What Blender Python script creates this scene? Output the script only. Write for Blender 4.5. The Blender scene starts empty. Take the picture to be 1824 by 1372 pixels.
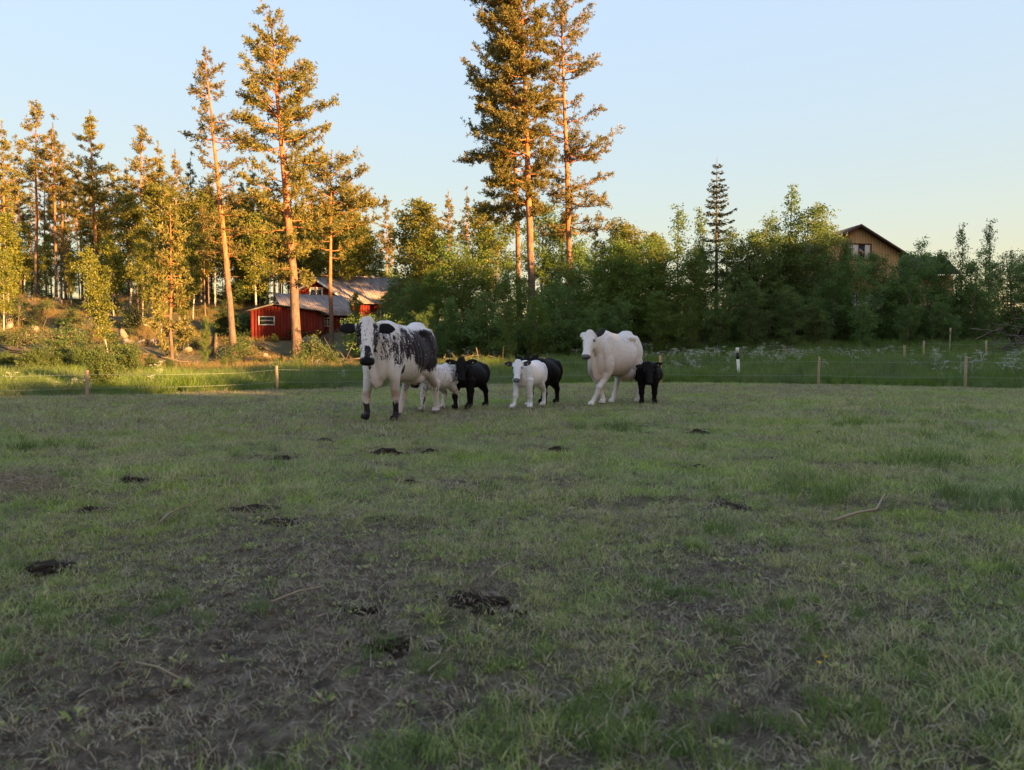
import bpy, math, random
import numpy as np
from mathutils import Vector, Matrix

# ------------------------------------------------------------------ camera, world, sun
scene = bpy.context.scene
COL = scene.collection
F = 1352.0; CX = 912.0; CY = 686.0; HOR = 637.0; CAMZ = 0.9
PITCH = math.atan((CY - HOR) / F)
cam_d = bpy.data.cameras.new("camera"); cam = bpy.data.objects.new("camera", cam_d); COL.objects.link(cam)
cam_d.sensor_width = 36.0; cam_d.lens = 36.0 * F / 1824.0
cam_d.clip_start = 0.05; cam_d.clip_end = 2000
cam.location = (0, 0, CAMZ); cam.rotation_euler = (math.pi / 2 - PITCH, 0, 0)
cam_d.dof.use_dof = True; cam_d.dof.focus_distance = 11.5; cam_d.dof.aperture_fstop = 4.5
scene.camera = cam

SUN_EL = math.radians(7.0)
SH = np.array([0.788, -0.616]); SN = np.array([0.616, 0.788])       # direction to the sun on the ground, and across it
SUN_AZ = math.atan2(SH[0], SH[1])
world = bpy.data.worlds.new("World"); scene.world = world; world.use_nodes = True
wn = world.node_tree; wn.nodes.clear()
wo = wn.nodes.new("ShaderNodeOutputWorld"); wb = wn.nodes.new("ShaderNodeBackground")
sky = wn.nodes.new("ShaderNodeTexSky"); sky.sky_type = 'NISHITA'; sky.sun_disc = False
sky.sun_elevation = SUN_EL; sky.sun_rotation = SUN_AZ
sky.altitude = 0; sky.air_density = 1.0; sky.dust_density = 1.0; sky.ozone_density = 1.0
wb.inputs['Strength'].default_value = 0.15
# tone curve on a clear sky, lifting light on shaded ground: the sky's brightness is evened out (power 0.10), its hues kept and a little deepened (power 1.15)
def wnode(ty, **kw):
    x = wn.nodes.new(ty)
    for k, v in kw.items(): setattr(x, k, v)
    return x
lum = wnode("ShaderNodeVectorMath", operation='DOT_PRODUCT'); lum.inputs[1].default_value = (0.2126, 0.7152, 0.0722)
hue = wnode("ShaderNodeVectorMath", operation='DIVIDE'); gm = wnode("ShaderNodeGamma"); gm.inputs[1].default_value = 1.15
pw = wnode("ShaderNodeMath", operation='POWER'); pw.inputs[1].default_value = 0.10
sc_ = wnode("ShaderNodeVectorMath", operation='SCALE'); tn_ = wnode("ShaderNodeVectorMath", operation='MULTIPLY'); tn_.inputs[1].default_value = (1.10, 0.870, 0.795)
wn.links.new(sky.outputs[0], lum.inputs[0]); wn.links.new(sky.outputs[0], hue.inputs[0]); wn.links.new(lum.outputs['Value'], hue.inputs[1])
wn.links.new(hue.outputs[0], gm.inputs[0]); wn.links.new(lum.outputs['Value'], pw.inputs[0]); wn.links.new(gm.outputs[0], sc_.inputs[0]); wn.links.new(pw.outputs[0], sc_.inputs['Scale'])
wn.links.new(sc_.outputs[0], tn_.inputs[0]); wn.links.new(tn_.outputs[0], wb.inputs[0]); wn.links.new(wb.outputs[0], wo.inputs[0])
sd = bpy.data.lights.new("sun", 'SUN'); sd.energy = 5.0; sd.angle = math.radians(0.5); sd.color = (1.0, 0.53, 0.19)
sun = bpy.data.objects.new("sun", sd); COL.objects.link(sun)
sv = Vector((SH[0] * math.cos(SUN_EL), SH[1] * math.cos(SUN_EL), math.sin(SUN_EL)))
sun.rotation_euler = sv.to_track_quat('Z', 'Y').to_euler()
scene.view_settings.view_transform = 'Standard'; scene.view_settings.look = 'None'
scene.view_settings.exposure = 2.47; scene.view_settings.gamma = 1.0
scene.render.engine = 'CYCLES'
scene.cycles.max_bounces = 7; scene.cycles.diffuse_bounces = 5; scene.cycles.transmission_bounces = 4
scene.cycles.use_denoising = True

# ------------------------------------------------------------------ helpers
def ray(px, py):
    a = (px - CX) / F; b = (CY - py) / F
    c, s = math.cos(PITCH), math.sin(PITCH)
    return np.array([a, c + b * s, -s + b * c])
def at(px, py, Y):                       # world point at depth Y seen at that pixel
    r = ray(px, py); return np.array([0, 0, CAMZ]) + r * (Y / r[1])

def hash2(i, j, seed):
    i = np.asarray(i).astype(np.int64); j = np.asarray(j).astype(np.int64)
    h = (i * 374761393 + j * 668265263 + seed * 982451653) & 0xffffffff
    h = ((h ^ (h >> 13)) * 1274126177) & 0xffffffff
    h = h ^ (h >> 16)
    return (h & 0xffff) / 65535.0
def noise(x, y, s=1.0, seed=0):
    x = np.asarray(x, float) / s; y = np.asarray(y, float) / s
    i = np.floor(x); j = np.floor(y); fx = x - i; fy = y - j
    fx = fx * fx * (3 - 2 * fx); fy = fy * fy * (3 - 2 * fy)
    a = hash2(i, j, seed); b = hash2(i + 1, j, seed); c = hash2(i, j + 1, seed); d = hash2(i + 1, j + 1, seed)
    return (a * (1 - fx) + b * fx) * (1 - fy) + (c * (1 - fx) + d * fx) * fy
def fbm(x, y, s=1.0, seed=0, o=4):
    t = 0; w = 0; a = 1.0
    for k in range(o):
        t = t + a * noise(x, y, s / 2 ** k, seed + k * 7); w += a; a *= 0.55
    return t / w
def sstep(a, b, x):
    t = np.clip((np.asarray(x, float) - a) / (b - a), 0, 1); return t * t * (3 - 2 * t)

# verge line: where the mown field ends and the tall grass begins
def verge_y(x):
    return np.interp(x, [-60, -13, -9, -5, -1, 3, 6, 10, 14, 22, 60], [12, 16.2, 18.0, 21.2, 24.0, 26.0, 26.6, 24.6, 21.8, 18, 8])
CTRL = np.array([(-9,26,.1),(-20,26,.2),(-30,28,.7),(5,30,.3),(10,30,.62),(17,30,.6),(25,30,.8),(-15,36,.4),(-11,42,.66),(-5,35,.55),
 (0,35,.65),(4,46,1.2),(-15,46,2.05),(-12,52,2.6),(-12,62,3.3),(-5,60,3),(-22,40,1.5),(-30,42,2.2),(-27,52,3.9),(-35,55,5.0),(-22,62,5),
 (-30,70,6.6),(-45,60,6),(-50,90,7.5),(-20,90,6),(0,60,2.6),(0,90,4),(15,45,1.6),(25,45,1.6),(35,45,1.7),(20,60,3),(35,60,3),
 (30,90,4),(60,60,3),(60,100,4),(-80,60,6),(80,30,1),(-8,32,.35),(-20,31,.5),(0,150,6),(-80,150,8),(80,150,6),(-17,31,.3),(-3,30,.2),(-38,36,1.6)], float)
def terrain(x, y, detail=True):
    x = np.asarray(x, float); y = np.asarray(y, float)
    num = 0; den = 0
    for cx, cy, cz in CTRL:
        w = 1.0 / ((x - cx) ** 2 + (y - cy) ** 2 + 9.0) ** 2
        num = num + w * cz; den = den + w
    z = num / den * sstep(0.5, 9.0, y - verge_y(x) - 0.5)
    far = sstep(3, 14, y - verge_y(x))
    z = z + far * (fbm(x, y, 5.0, 3) - 0.5) * 0.5
    knoll = np.exp(-(((x + 31) / 10) ** 2 + ((y - 48) / 9) ** 2))
    z = z + knoll * (fbm(x, y, 2.2, 31) - 0.45) * 1.3
    z = z + (fbm(x, y, 2.6, 11) - 0.5) * 0.05 * (1 - far)
    z = z - np.exp(-((y - verge_y(x) - 2.0) / 1.2) ** 2) * 0.05
    if detail:
        near = 1 - sstep(6, 20, y)
        b = bare(x, y)
        z = z + near * ((fbm(x, y, 0.28, 5, 3) - 0.5) * 0.045 + b * (fbm(x, y, 0.07, 21, 3) - 0.5) * 0.05 - b * 0.012)
    return z
# trodden bare soil in the short grass (0 = grass, 1 = soil)
SOIL = [(830,1070,110,34),(645,1082,45,14),(490,935,55,20),(440,910,55,12),(155,912,50,9),(95,1015,95,32),(225,858,50,12),(495,816,42,8),
 (765,806,40,7),(690,808,45,7),(685,778,30,5),(990,803,50,9),(1240,771,30,7),(1370,982,70,20),(1300,905,60,16),(1240,838,50,10),(1460,772,30,6),
 (700,1130,190,34),(960,1240,180,34),(520,1150,120,16),(880,1010,160,22),(200,1240,110,16),(330,1000,100,16),(720,860,60,9),(1760,770,60,12),
 (560,1010,120,14),(1000,1330,120,30),(700,940,70,10),(1100,905,100,10),(580,785,30,6),(1480,1270,120,22),(1560,905,80,8),(1220,900,60,8),(640,1210,200,30)]
SOILW = []
for px, py, rx, ry in SOIL:
    d = CAMZ * F / (py - HOR); wy = max(0.5 * d * d / (CAMZ * F) * ry * 2 / 2, 0.03)
    SOILW.append(((px - CX) * d / F, d, rx * d / F, wy * 1.15))
def bare(x, y):
    x = np.asarray(x, float); y = np.asarray(y, float)
    wx = x + (fbm(x, y, 0.5, 41) - 0.5) * 0.5; wy = y + (fbm(x, y, 0.5, 43) - 0.5) * 0.5
    m = np.zeros(np.broadcast(x, y).shape)
    for cx, cy, rx, ry in SOILW:
        m = np.maximum(m, 1 - sstep(0.35, 1.25, np.hypot((wx - cx) / rx, (wy - cy) / ry)))
    g = fbm(x, y, 0.9, 51, 5)
    loc = 0.9 * np.exp(-(((x + 0.0) / 1.5) ** 2 + ((y - 2.5) / 1.35) ** 2))       # the worn centre of the foreground
    m = np.maximum(m * (0.35 + 1.2 * fbm(x, y, 0.15, 61)), sstep(0.60 - 0.18 * loc, 0.74 - 0.16 * loc, g) * (0.25 + 0.75 * np.exp(-y / 14)))
    m = np.maximum(m, loc * 0.42 * sstep(0.35, 0.6, fbm(x, y, 0.35, 71)))
    m = m * (1 - .6 * sstep(0.45, 1.1, x) * (y < 3.0)) * (1 - .5 * sstep(-.9, -1.7, x) * (y < 4.5))
    return np.clip(m, 0, 1) * (1 - sstep(-2.5, -0.5, y - verge_y(x)))

def hit(px, py):                          # where the pixel's ray meets the ground
    r = ray(px, py); ts = np.linspace(1.2, 120, 4000)
    p = np.array([0, 0, CAMZ])[None, :] + ts[:, None] * r[None, :]
    z = terrain(p[:, 0], p[:, 1], False); k = np.argmax(p[:, 2] < z)
    return p[k] if p[k, 2] < z[k] else p[-1]

class Acc:                                # collects pieces of one mesh
    def __init__(s): s.v = []; s.q = []; s.t = []; s.n = 0; s.qa = []; s.ta = []
    def add(s, V, Fc, rnd=0.5):
        V = np.asarray(V, float); Fc = np.asarray(Fc, int)
        if len(Fc) == 0: return
        s.v.append(V); f = Fc + s.n; s.n += len(V)
        r = np.broadcast_to(np.asarray(rnd, float), (len(f),))
        if Fc.shape[1] == 4: s.q.append(f); s.qa.append(r)
        else: s.t.append(f); s.ta.append(r)
    def mesh(s, name, mat=None, smooth=False):
        V = np.concatenate(s.v) if s.v else np.zeros((0, 3))
        q = np.concatenate(s.q) if s.q else np.zeros((0, 4), int); t = np.concatenate(s.t) if s.t else np.zeros((0, 3), int)
        me = bpy.data.meshes.new(name)
        me.vertices.add(len(V)); me.vertices.foreach_set("co", V.astype(np.float32).ravel())
        lv = np.concatenate([q.ravel(), t.ravel()]).astype(np.int32)
        me.loops.add(len(lv)); me.loops.foreach_set("vertex_index", lv)
        np_ = len(q) + len(t); me.polygons.add(np_)
        st = np.concatenate([np.arange(len(q)) * 4, len(q) * 4 + np.arange(len(t)) * 3]).astype(np.int32)
        me.polygons.foreach_set("loop_start", st)
        if smooth: me.polygons.foreach_set("use_smooth", np.ones(np_, bool))
        at_ = me.attributes.new("rnd", 'FLOAT', 'FACE')
        ra = np.concatenate(s.qa + s.ta) if (s.qa or s.ta) else np.zeros(0)
        at_.data.foreach_set("value", ra.astype(np.float32))
        me.update(calc_edges=True); me.validate()
        if mat: me.materials.append(mat)
        return me

def link(name, data, parent=None, loc=None):
    o = bpy.data.objects.new(name, data); COL.objects.link(o)
    if parent: o.parent = parent
    if loc is not None: o.location = loc
    return o
def tag(o, label=None, cat=None, group=None, kind=None):
    if label: o["label"] = label
    if cat: o["category"] = cat
    if group: o["group"] = group
    if kind: o["kind"] = kind
    return o
def thing(name, label, cat, loc=(0, 0, 0), rz=0.0, group=None):
    o = bpy.data.objects.new(name, None); COL.objects.link(o); o.empty_display_size = 0.2
    o.location = tuple(float(v) for v in loc); o.rotation_euler = (0, 0, rz)
    return tag(o, label, cat, group)
def copy_thing(root):
    r = root.copy(); COL.objects.link(r)
    for ch in list(root.children):
        c = ch.copy(); COL.objects.link(c); c.parent = r
        for g in list(ch.children):
            d = g.copy(); COL.objects.link(d); d.parent = c
    return r

BOXF = [(0,1,2,3),(7,6,5,4),(0,4,5,1),(1,5,6,2),(2,6,7,3),(3,7,4,0)]
def box(a, x0, x1, y0, y1, z0, z1, M=None, rnd=0.5):
    V = np.array([(x0,y0,z0),(x0,y1,z0),(x1,y1,z0),(x1,y0,z0),(x0,y0,z1),(x0,y1,z1),(x1,y1,z1),(x1,y0,z1)], float)
    if M is not None: V = V @ M[:3, :3].T + M[:3, 3]
    a.add(V, BOXF, rnd)
def tube(a, P, R, n=6, rnd=0.5, cap=True, sq=None, upv=None):
    P = np.asarray(P, float); R = np.asarray(R, float)
    if R.ndim == 0: R = np.full(len(P), float(R))
    T = np.gradient(P, axis=0); T /= np.linalg.norm(T, axis=1)[:, None] + 1e-9
    up = np.array([0, 0, 1.0]) if abs(T[0][2]) < 0.9 else np.array([1.0, 0, 0])
    if upv is not None: up = np.array(upv, float)
    A = np.cross(up, T); nA = np.linalg.norm(A, axis=1); A[nA < 1e-6] = (1, 0, 0); A /= np.linalg.norm(A, axis=1)[:, None]
    B = np.cross(T, A)
    th = np.arange(n) * 2 * math.pi / n
    R2 = R if sq is None else np.asarray(sq, float)
    V = P[:, None, :] + R[:, None, None] * np.cos(th)[None, :, None] * A[:, None, :] + R2[:, None, None] * np.sin(th)[None, :, None] * B[:, None, :]
    m = len(P); V = V.reshape(-1, 3); i = np.arange(m - 1)[:, None] * n; j = np.arange(n)[None, :]; j2 = (j + 1) % n
    Q = np.stack([i + j, i + j2, i + n + j2, i + n + j], -1).reshape(-1, 4)
    base = a.n; a.add(V, Q, rnd)
    if cap:
        c = [(0, k + 1, k) for k in range(1, n - 1)] + [((m - 1) * n, (m - 1) * n + k, (m - 1) * n + k + 1) for k in range(1, n - 1)]
        a.t.append(np.array(c) + base); a.ta.append(np.full(len(c), rnd if np.isscalar(rnd) else 0.5))
def rodrigues(v, k, ang):
    return v * math.cos(ang) + np.cross(k, v) * math.sin(ang) + k * np.dot(k, v) * (1 - math.cos(ang))

# many small faces at once: centres C, directions D (long axis), length L, width W
def blades(a, rng, C, D, L, W, rnd, kite=True):
    C = np.asarray(C, float); D = np.asarray(D, float); n = len(C)
    if n == 0: return
    D = D / (np.linalg.norm(D, axis=1)[:, None] + 1e-9)
    X = rng.normal(size=(n, 3)); S = np.cross(D, X); S /= np.linalg.norm(S, axis=1)[:, None] + 1e-9
    L = np.broadcast_to(L, (n,))[:, None]; W = np.broadcast_to(W, (n,))[:, None]
    Nn = np.cross(D, S) * W * 0.25
    V = np.stack([C, C + D * L * 0.5 + S * W * 0.5 + Nn, C + D * L, C + D * L * 0.5 - S * W * 0.5 + Nn], 1).reshape(-1, 3)
    Q = np.arange(n * 4).reshape(n, 4)
    a.add(V, Q, rnd)

# ------------------------------------------------------------------ materials
class NT:
    def __init__(s, name):
        s.m = bpy.data.materials.new(name); s.m.use_nodes = True; s.t = s.m.node_tree; s.t.nodes.clear()
        s.out = s.n("ShaderNodeOutputMaterial")
    def n(s, ty, **kw):
        x = s.t.nodes.new(ty)
        for k, v in kw.items(): setattr(x, k, v)
        return x
    def l(s, a, b): s.t.links.new(a, b)
    def noise(s, vec, scale, detail=4, rough=0.6, stretch=None):
        if stretch:
            mp = s.n("ShaderNodeMapping"); mp.inputs['Scale'].default_value = stretch; s.l(vec, mp.inputs[0]); vec = mp.outputs[0]
        x = s.n("ShaderNodeTexNoise"); x.inputs['Scale'].default_value = scale; x.inputs['Detail'].default_value = detail
        x.inputs['Roughness'].default_value = rough; s.l(vec, x.inputs['Vector']); return x.outputs['Fac']
    def ramp(s, fac, stops, interp='LINEAR'):
        r = s.n("ShaderNodeValToRGB"); r.color_ramp.interpolation = interp
        while len(r.color_ramp.elements) < len(stops): r.color_ramp.elements.new(0.5)
        for e, (p, c) in zip(r.color_ramp.elements, stops):
            e.position = p; e.color = (c[0], c[1], c[2], 1) if len(c) == 3 else c
        s.l(fac, r.inputs[0]); return r.outputs[0]
    def math(s, op, a, b=None, clamp=False):
        x = s.n("ShaderNodeMath", operation=op); x.use_clamp = clamp
        for k, v in enumerate((a, b)):
            if v is None: continue
            if isinstance(v, (int, float)): x.inputs[k].default_value = v
            else: s.l(v, x.inputs[k])
        return x.outputs[0]
    def mix(s, fac, a, b, mode='MIX'):
        x = s.n("ShaderNodeMix", data_type='RGBA', blend_type=mode)
        for k, v in ((0, fac), (6, a), (7, b)):
            if isinstance(v, (int, float)): x.inputs[k].default_value = v
            elif isinstance(v, tuple): x.inputs[k].default_value = (v[0], v[1], v[2], 1)
            else: s.l(v, x.inputs[k])
        return x.outputs[2]
    def attr(s, name): x = s.n("ShaderNodeAttribute"); x.attribute_name = name; return x
    def pos(s): return s.n("ShaderNodeNewGeometry").outputs['Position']
    def objc(s): return s.n("ShaderNodeTexCoord").outputs['Object']
    def bsdf(s, col, rough=0.8, spec=0.3, bump=None, bstr=0.3, bdist=0.01, metal=0.0):
        b = s.n("ShaderNodeBsdfPrincipled")
        if isinstance(col, tuple): b.inputs['Base Color'].default_value = (*col, 1)
        else: s.l(col, b.inputs['Base Color'])
        if isinstance(rough, (int, float)): b.inputs['Roughness'].default_value = rough
        else: s.l(rough, b.inputs['Roughness'])
        b.inputs['Specular IOR Level'].default_value = spec; b.inputs['Metallic'].default_value = metal
        if bump is not None:
            bp = s.n("ShaderNodeBump"); bp.inputs['Strength'].default_value = bstr; bp.inputs['Distance'].default_value = bdist
            s.l(bump, bp.inputs['Height']); s.l(bp.outputs[0], b.inputs['Normal'])
        return b
    def done(s, sh): s.l(sh.outputs[0], s.out.inputs[0]); return s.m

def leaf_mat(name, dark, mid, light, trans=0.3, rough=0.55, objvar=0.5, worldvar=None):
    t = NT(name); r = t.attr("rnd").outputs['Fac']
    col = t.ramp(r, [(0.0, dark), (0.5, mid), (1.0, light)])
    oi = t.n("ShaderNodeObjectInfo").outputs['Random']
    hs = t.n("ShaderNodeHueSaturation"); t.l(col, hs.inputs['Color'])
    t.l(t.math('ADD', 0.5 - 0.025 * objvar, t.math('MULTIPLY', oi, 0.05 * objvar)), hs.inputs['Hue'])
    t.l(t.math('ADD', 1 - 0.3 * objvar, t.math('MULTIPLY', oi, 0.6 * objvar)), hs.inputs['Value'])
    c = hs.outputs[0]
    if worldvar:
        nz = t.noise(t.pos(), worldvar[0], 4, 0.6)
        c = t.mix(t.ramp(nz, [(0.40, (0, 0, 0)), (0.62, (1, 1, 1))]), c, t.mix(0.75, c, worldvar[1]))
    b = t.bsdf(c, rough, 0.3); tr = t.n("ShaderNodeBsdfTranslucent"); t.l(c, tr.inputs[0])
    mx = t.n("ShaderNodeMixShader"); mx.inputs[0].default_value = trans; t.l(b.outputs[0], mx.inputs[1]); t.l(tr.outputs[0], mx.inputs[2])
    return t.done(mx)

M = {}
M['pine_needle'] = leaf_mat("pine_needles", (0.085, 0.100, 0.028), (0.20, 0.19, 0.050), (0.36, 0.30, 0.09), 0.42)
M['spruce_needle'] = leaf_mat("spruce_needles", (0.020, 0.040, 0.018), (0.045, 0.075, 0.028), (0.08, 0.10, 0.04), 0.2)
M['birch_leaf'] = leaf_mat("birch_leaves", (0.09, 0.12, 0.020), (0.17, 0.19, 0.030), (0.29, 0.27, 0.05), 0.48)
M['dark_leaf'] = leaf_mat("dark_leaves", (0.08, 0.14, 0.042), (0.13, 0.21, 0.055), (0.20, 0.28, 0.08), 0.48)
M['aspen_leaf'] = leaf_mat("aspen_leaves", (0.07, 0.125, 0.022), (0.12, 0.19, 0.032), (0.19, 0.25, 0.05), 0.45)
M['shrub_leaf'] = leaf_mat("shrub_leaves", (0.05, 0.085, 0.022), (0.085, 0.135, 0.035), (0.15, 0.18, 0.06), 0.38)
def bark(name, low, high, a=0.2, b=0.45, scale=9):
    t = NT(name); h = t.attr("hgt").outputs['Fac']
    nz = t.noise(t.objc(), scale, 5, 0.7, (1, 1, 0.25))
    k = t.math('ADD', h, t.math('MULTIPLY', t.math('SUBTRACT', nz, 0.5), 0.35))
    col = t.ramp(k, [(a, low), (b, high)])
    pl = t.ramp(nz, [(0.35, (0.45, 0.42, 0.4)), (0.62, (1.1, 1.1, 1.1))])
    col = t.mix(1.0, col, pl, 'MULTIPLY')
    return t.done(t.bsdf(col, 0.85, 0.2, nz, 0.9, 0.03))
M['pine_bark'] = bark("pine_bark", (0.17, 0.125, 0.10), (0.42, 0.185, 0.085))
M['grey_bark'] = bark("grey_bark", (0.14, 0.12, 0.10), (0.18, 0.15, 0.12))
t = NT("birch_bark"); nz = t.noise(t.objc(), 6, 4, 0.7, (1, 1, 5)); 
M['birch_bark'] = t.done(t.bsdf(t.ramp(nz, [(0.42, (0.05, 0.045, 0.04)), (0.50, (0.48, 0.44, 0.38)), (1.0, (0.6, 0.56, 0.5))]), 0.8, 0.2))

# ground
t = NT("ground_surface")
P = t.pos(); bA = t.attr("bare").outputs['Fac']; lA = t.attr("litter").outputs['Fac']
n1 = t.noise(P, 14, 6, 0.7); n2 = t.noise(P, 2.2, 5, 0.6); n3 = t.noise(P, 60, 5, 0.7)
soil = t.ramp(n1, [(0.30, (0.028, 0.020, 0.016)), (0.5, (0.125, 0.096, 0.074)), (0.68, (0.29, 0.235, 0.18))])
soil = t.mix(t.ramp(n3, [(0.58, (0, 0, 0)), (0.66, (1, 1, 1))]), soil, (0.16, 0.14, 0.10))
turf = t.ramp(n1, [(0.3, (0.05, 0.05, 0.028)), (0.7, (0.13, 0.13, 0.06))])
turf = t.mix(t.ramp(n2, [(0.4, (0, 0, 0)), (0.62, (1, 1, 1))]), turf, t.ramp(n3, [(0.3, (0.09, 0.075, 0.045)), (0.7, (0.21, 0.18, 0.11))]))
lit = t.ramp(n1, [(0.28, (0.06, 0.04, 0.02)), (0.45, (0.18, 0.115, 0.055)), (0.6, (0.14, 0.13, 0.04)), (0.8, (0.32, 0.22, 0.11))])
c = t.mix(bA, turf, soil); c = t.mix(lA, c, lit)
M['ground'] = t.done(t.bsdf(c, 0.95, 0.15, t.math('ADD', n3, t.math('MULTIPLY', n1, 1.5)), 1.0, 0.03))
def grass_mat(name, dark, mid, light, dry, wscale=1.3, trans=0.35, lo=0.45, hi=0.7):
    t = NT(name); r = t.attr("rnd").outputs['Fac']; oi = t.n("ShaderNodeObjectInfo").outputs['Random']
    P = t.pos(); nz = t.noise(P, wscale, 5, 0.65); nb = t.noise(P, 0.35, 3, 0.5)
    col = t.ramp(t.math('ADD', t.math('MULTIPLY', r, 0.6), t.math('MULTIPLY', oi, 0.4)), [(0.0, dark), (0.5, mid), (1.0, light)])
    k = t.ramp(t.math('ADD', t.math('MULTIPLY', nz, 0.6), t.math('ADD', t.math('MULTIPLY', r, 0.25), t.math('MULTIPLY', nb, 0.25))), [(lo, (0, 0, 0)), (hi, (1, 1, 1))])
    big = t.noise(P, wscale * 0.55, 4, 0.6); hsv = t.n("ShaderNodeHueSaturation"); t.l(col, hsv.inputs['Color'])
    t.l(t.math('ADD', 0.40, t.math('MULTIPLY', big, 1.15)), hsv.inputs['Saturation']); t.l(t.math('ADD', 0.55, t.math('MULTIPLY', t.noise(P, wscale * 1.9, 3, 0.6), 0.9)), hsv.inputs['Value'])
    c = t.mix(k, hsv.outputs[0], dry)
    b = t.bsdf(c, 0.6, 0.25); tr = t.n("ShaderNodeBsdfTranslucent"); t.l(c, tr.inputs[0])
    mx = t.n("ShaderNodeMixShader"); mx.inputs[0].default_value = trans; t.l(b.outputs[0], mx.inputs[1]); t.l(tr.outputs[0], mx.inputs[2])
    return t.done(mx)
M['grass'] = grass_mat("short_grass", (0.13, 0.21, 0.050), (0.29, 0.39, 0.095), (0.50, 0.56, 0.20), (0.56, 0.48, 0.30), 1.3, 0.45, 0.53, 0.70)
M['thatch'] = grass_mat("thatch", (0.15, 0.125, 0.095), (0.32, 0.27, 0.19), (0.52, 0.45, 0.33), (0.25, 0.28, 0.13), 1.0, 0.2, 0.55, 0.8)
M['tall_grass'] = grass_mat("tall_grass", (0.07, 0.13, 0.032), (0.13, 0.21, 0.050), (0.22, 0.29, 0.08), (0.29, 0.27, 0.12), 0.6, 0.4, 0.62, 0.85)
M['dry_grass'] = grass_mat("dry_grass", (0.16, 0.11, 0.05), (0.27, 0.19, 0.085), (0.38, 0.28, 0.13), (0.14, 0.14, 0.04), 0.8)
t = NT("straw"); M['straw'] = t.done(t.bsdf(t.ramp(t.attr("rnd").outputs['Fac'], [(0, (0.16, 0.13, 0.08)), (1, (0.36, 0.31, 0.21))]), 0.8, 0.2))
t = NT("dung"); nz = t.noise(t.objc(), 30, 5, 0.7); M['dung'] = t.done(t.bsdf(t.ramp(nz, [(0.3, (0.012, 0.008, 0.006)), (0.55, (0.035, 0.022, 0.014)), (0.75, (0.085, 0.050, 0.030))]), 0.9, 0.15, nz, 1.0, 0.02))
t = NT("rock"); nz = t.noise(t.objc(), 3, 6, 0.7); M['rock'] = t.done(t.bsdf(t.ramp(nz, [(0.3, (0.10, 0.085, 0.06)), (0.5, (0.22, 0.19, 0.15)), (0.7, (0.34, 0.30, 0.25))]), 0.95, 0.15, nz, 0.8, 0.05))
t = NT("flower_white"); M['white_flower'] = t.done(t.bsdf((0.50, 0.52, 0.45), 0.8, 0.1))
t = NT("flower_yellow"); M['yellow_flower'] = t.done(t.bsdf((0.75, 0.55, 0.03), 0.6, 0.1))

LAND = [(0, "left edge of the photo"), (105, "long fallen trunk"), (200, "leaning white birch"), (307, "dark young pine"), (366, "lone sapling"), (417, "slim dark topped pine"), (470, "small red shed"), (530, "tall broad pine"),
        (565, "red gable"), (650, "big barn roof"), (740, "speckled cow's back"), (820, "black calf with two tags"), (880, "gap between the calves"), (940, "leaning tall pine"), (1017, "straight tall pine"), (1090, "white cow"), (1176, "orange fence post"),
        (1275, "lone spruce"), (1316, "marker pole"), (1405, "wispy aspen spire"), (1459, "middle right fence post"), (1532, "yellow gable"), (1630, "paired back fence posts"), (1710, "round topped aspen"), (1770, "slim end aspen"), (1824, "right edge of the photo")]
AUTO = []
def auto_label(o, desc, px, d): AUTO.append((o, desc, px, d))
def finish_labels():
    groups = {}
    for o, desc, px, d in AUTO:
        lx, nm = min(LAND, key=lambda q: abs(q[0] - px)); off = px - lx
        side = "in line with" if abs(off) < 12 else ("just left of" if off < 0 else "just right of")
        groups.setdefault((desc, side, nm), []).append((d, o))
    W_ = ["nearest", "second nearest", "third nearest", "fourth nearest", "fifth nearest", "sixth nearest", "seventh nearest", "eighth nearest", "ninth nearest"]
    for (desc, side, nm), L in groups.items():
        L.sort(key=lambda q: q[0])
        for i, (d, o) in enumerate(L):
            o["label"] = ("%s %s the %s" % (desc, side, nm)) if len(L) == 1 else ("%s %s %s the %s" % (W_[min(i, 8)], desc, side, nm))
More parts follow.
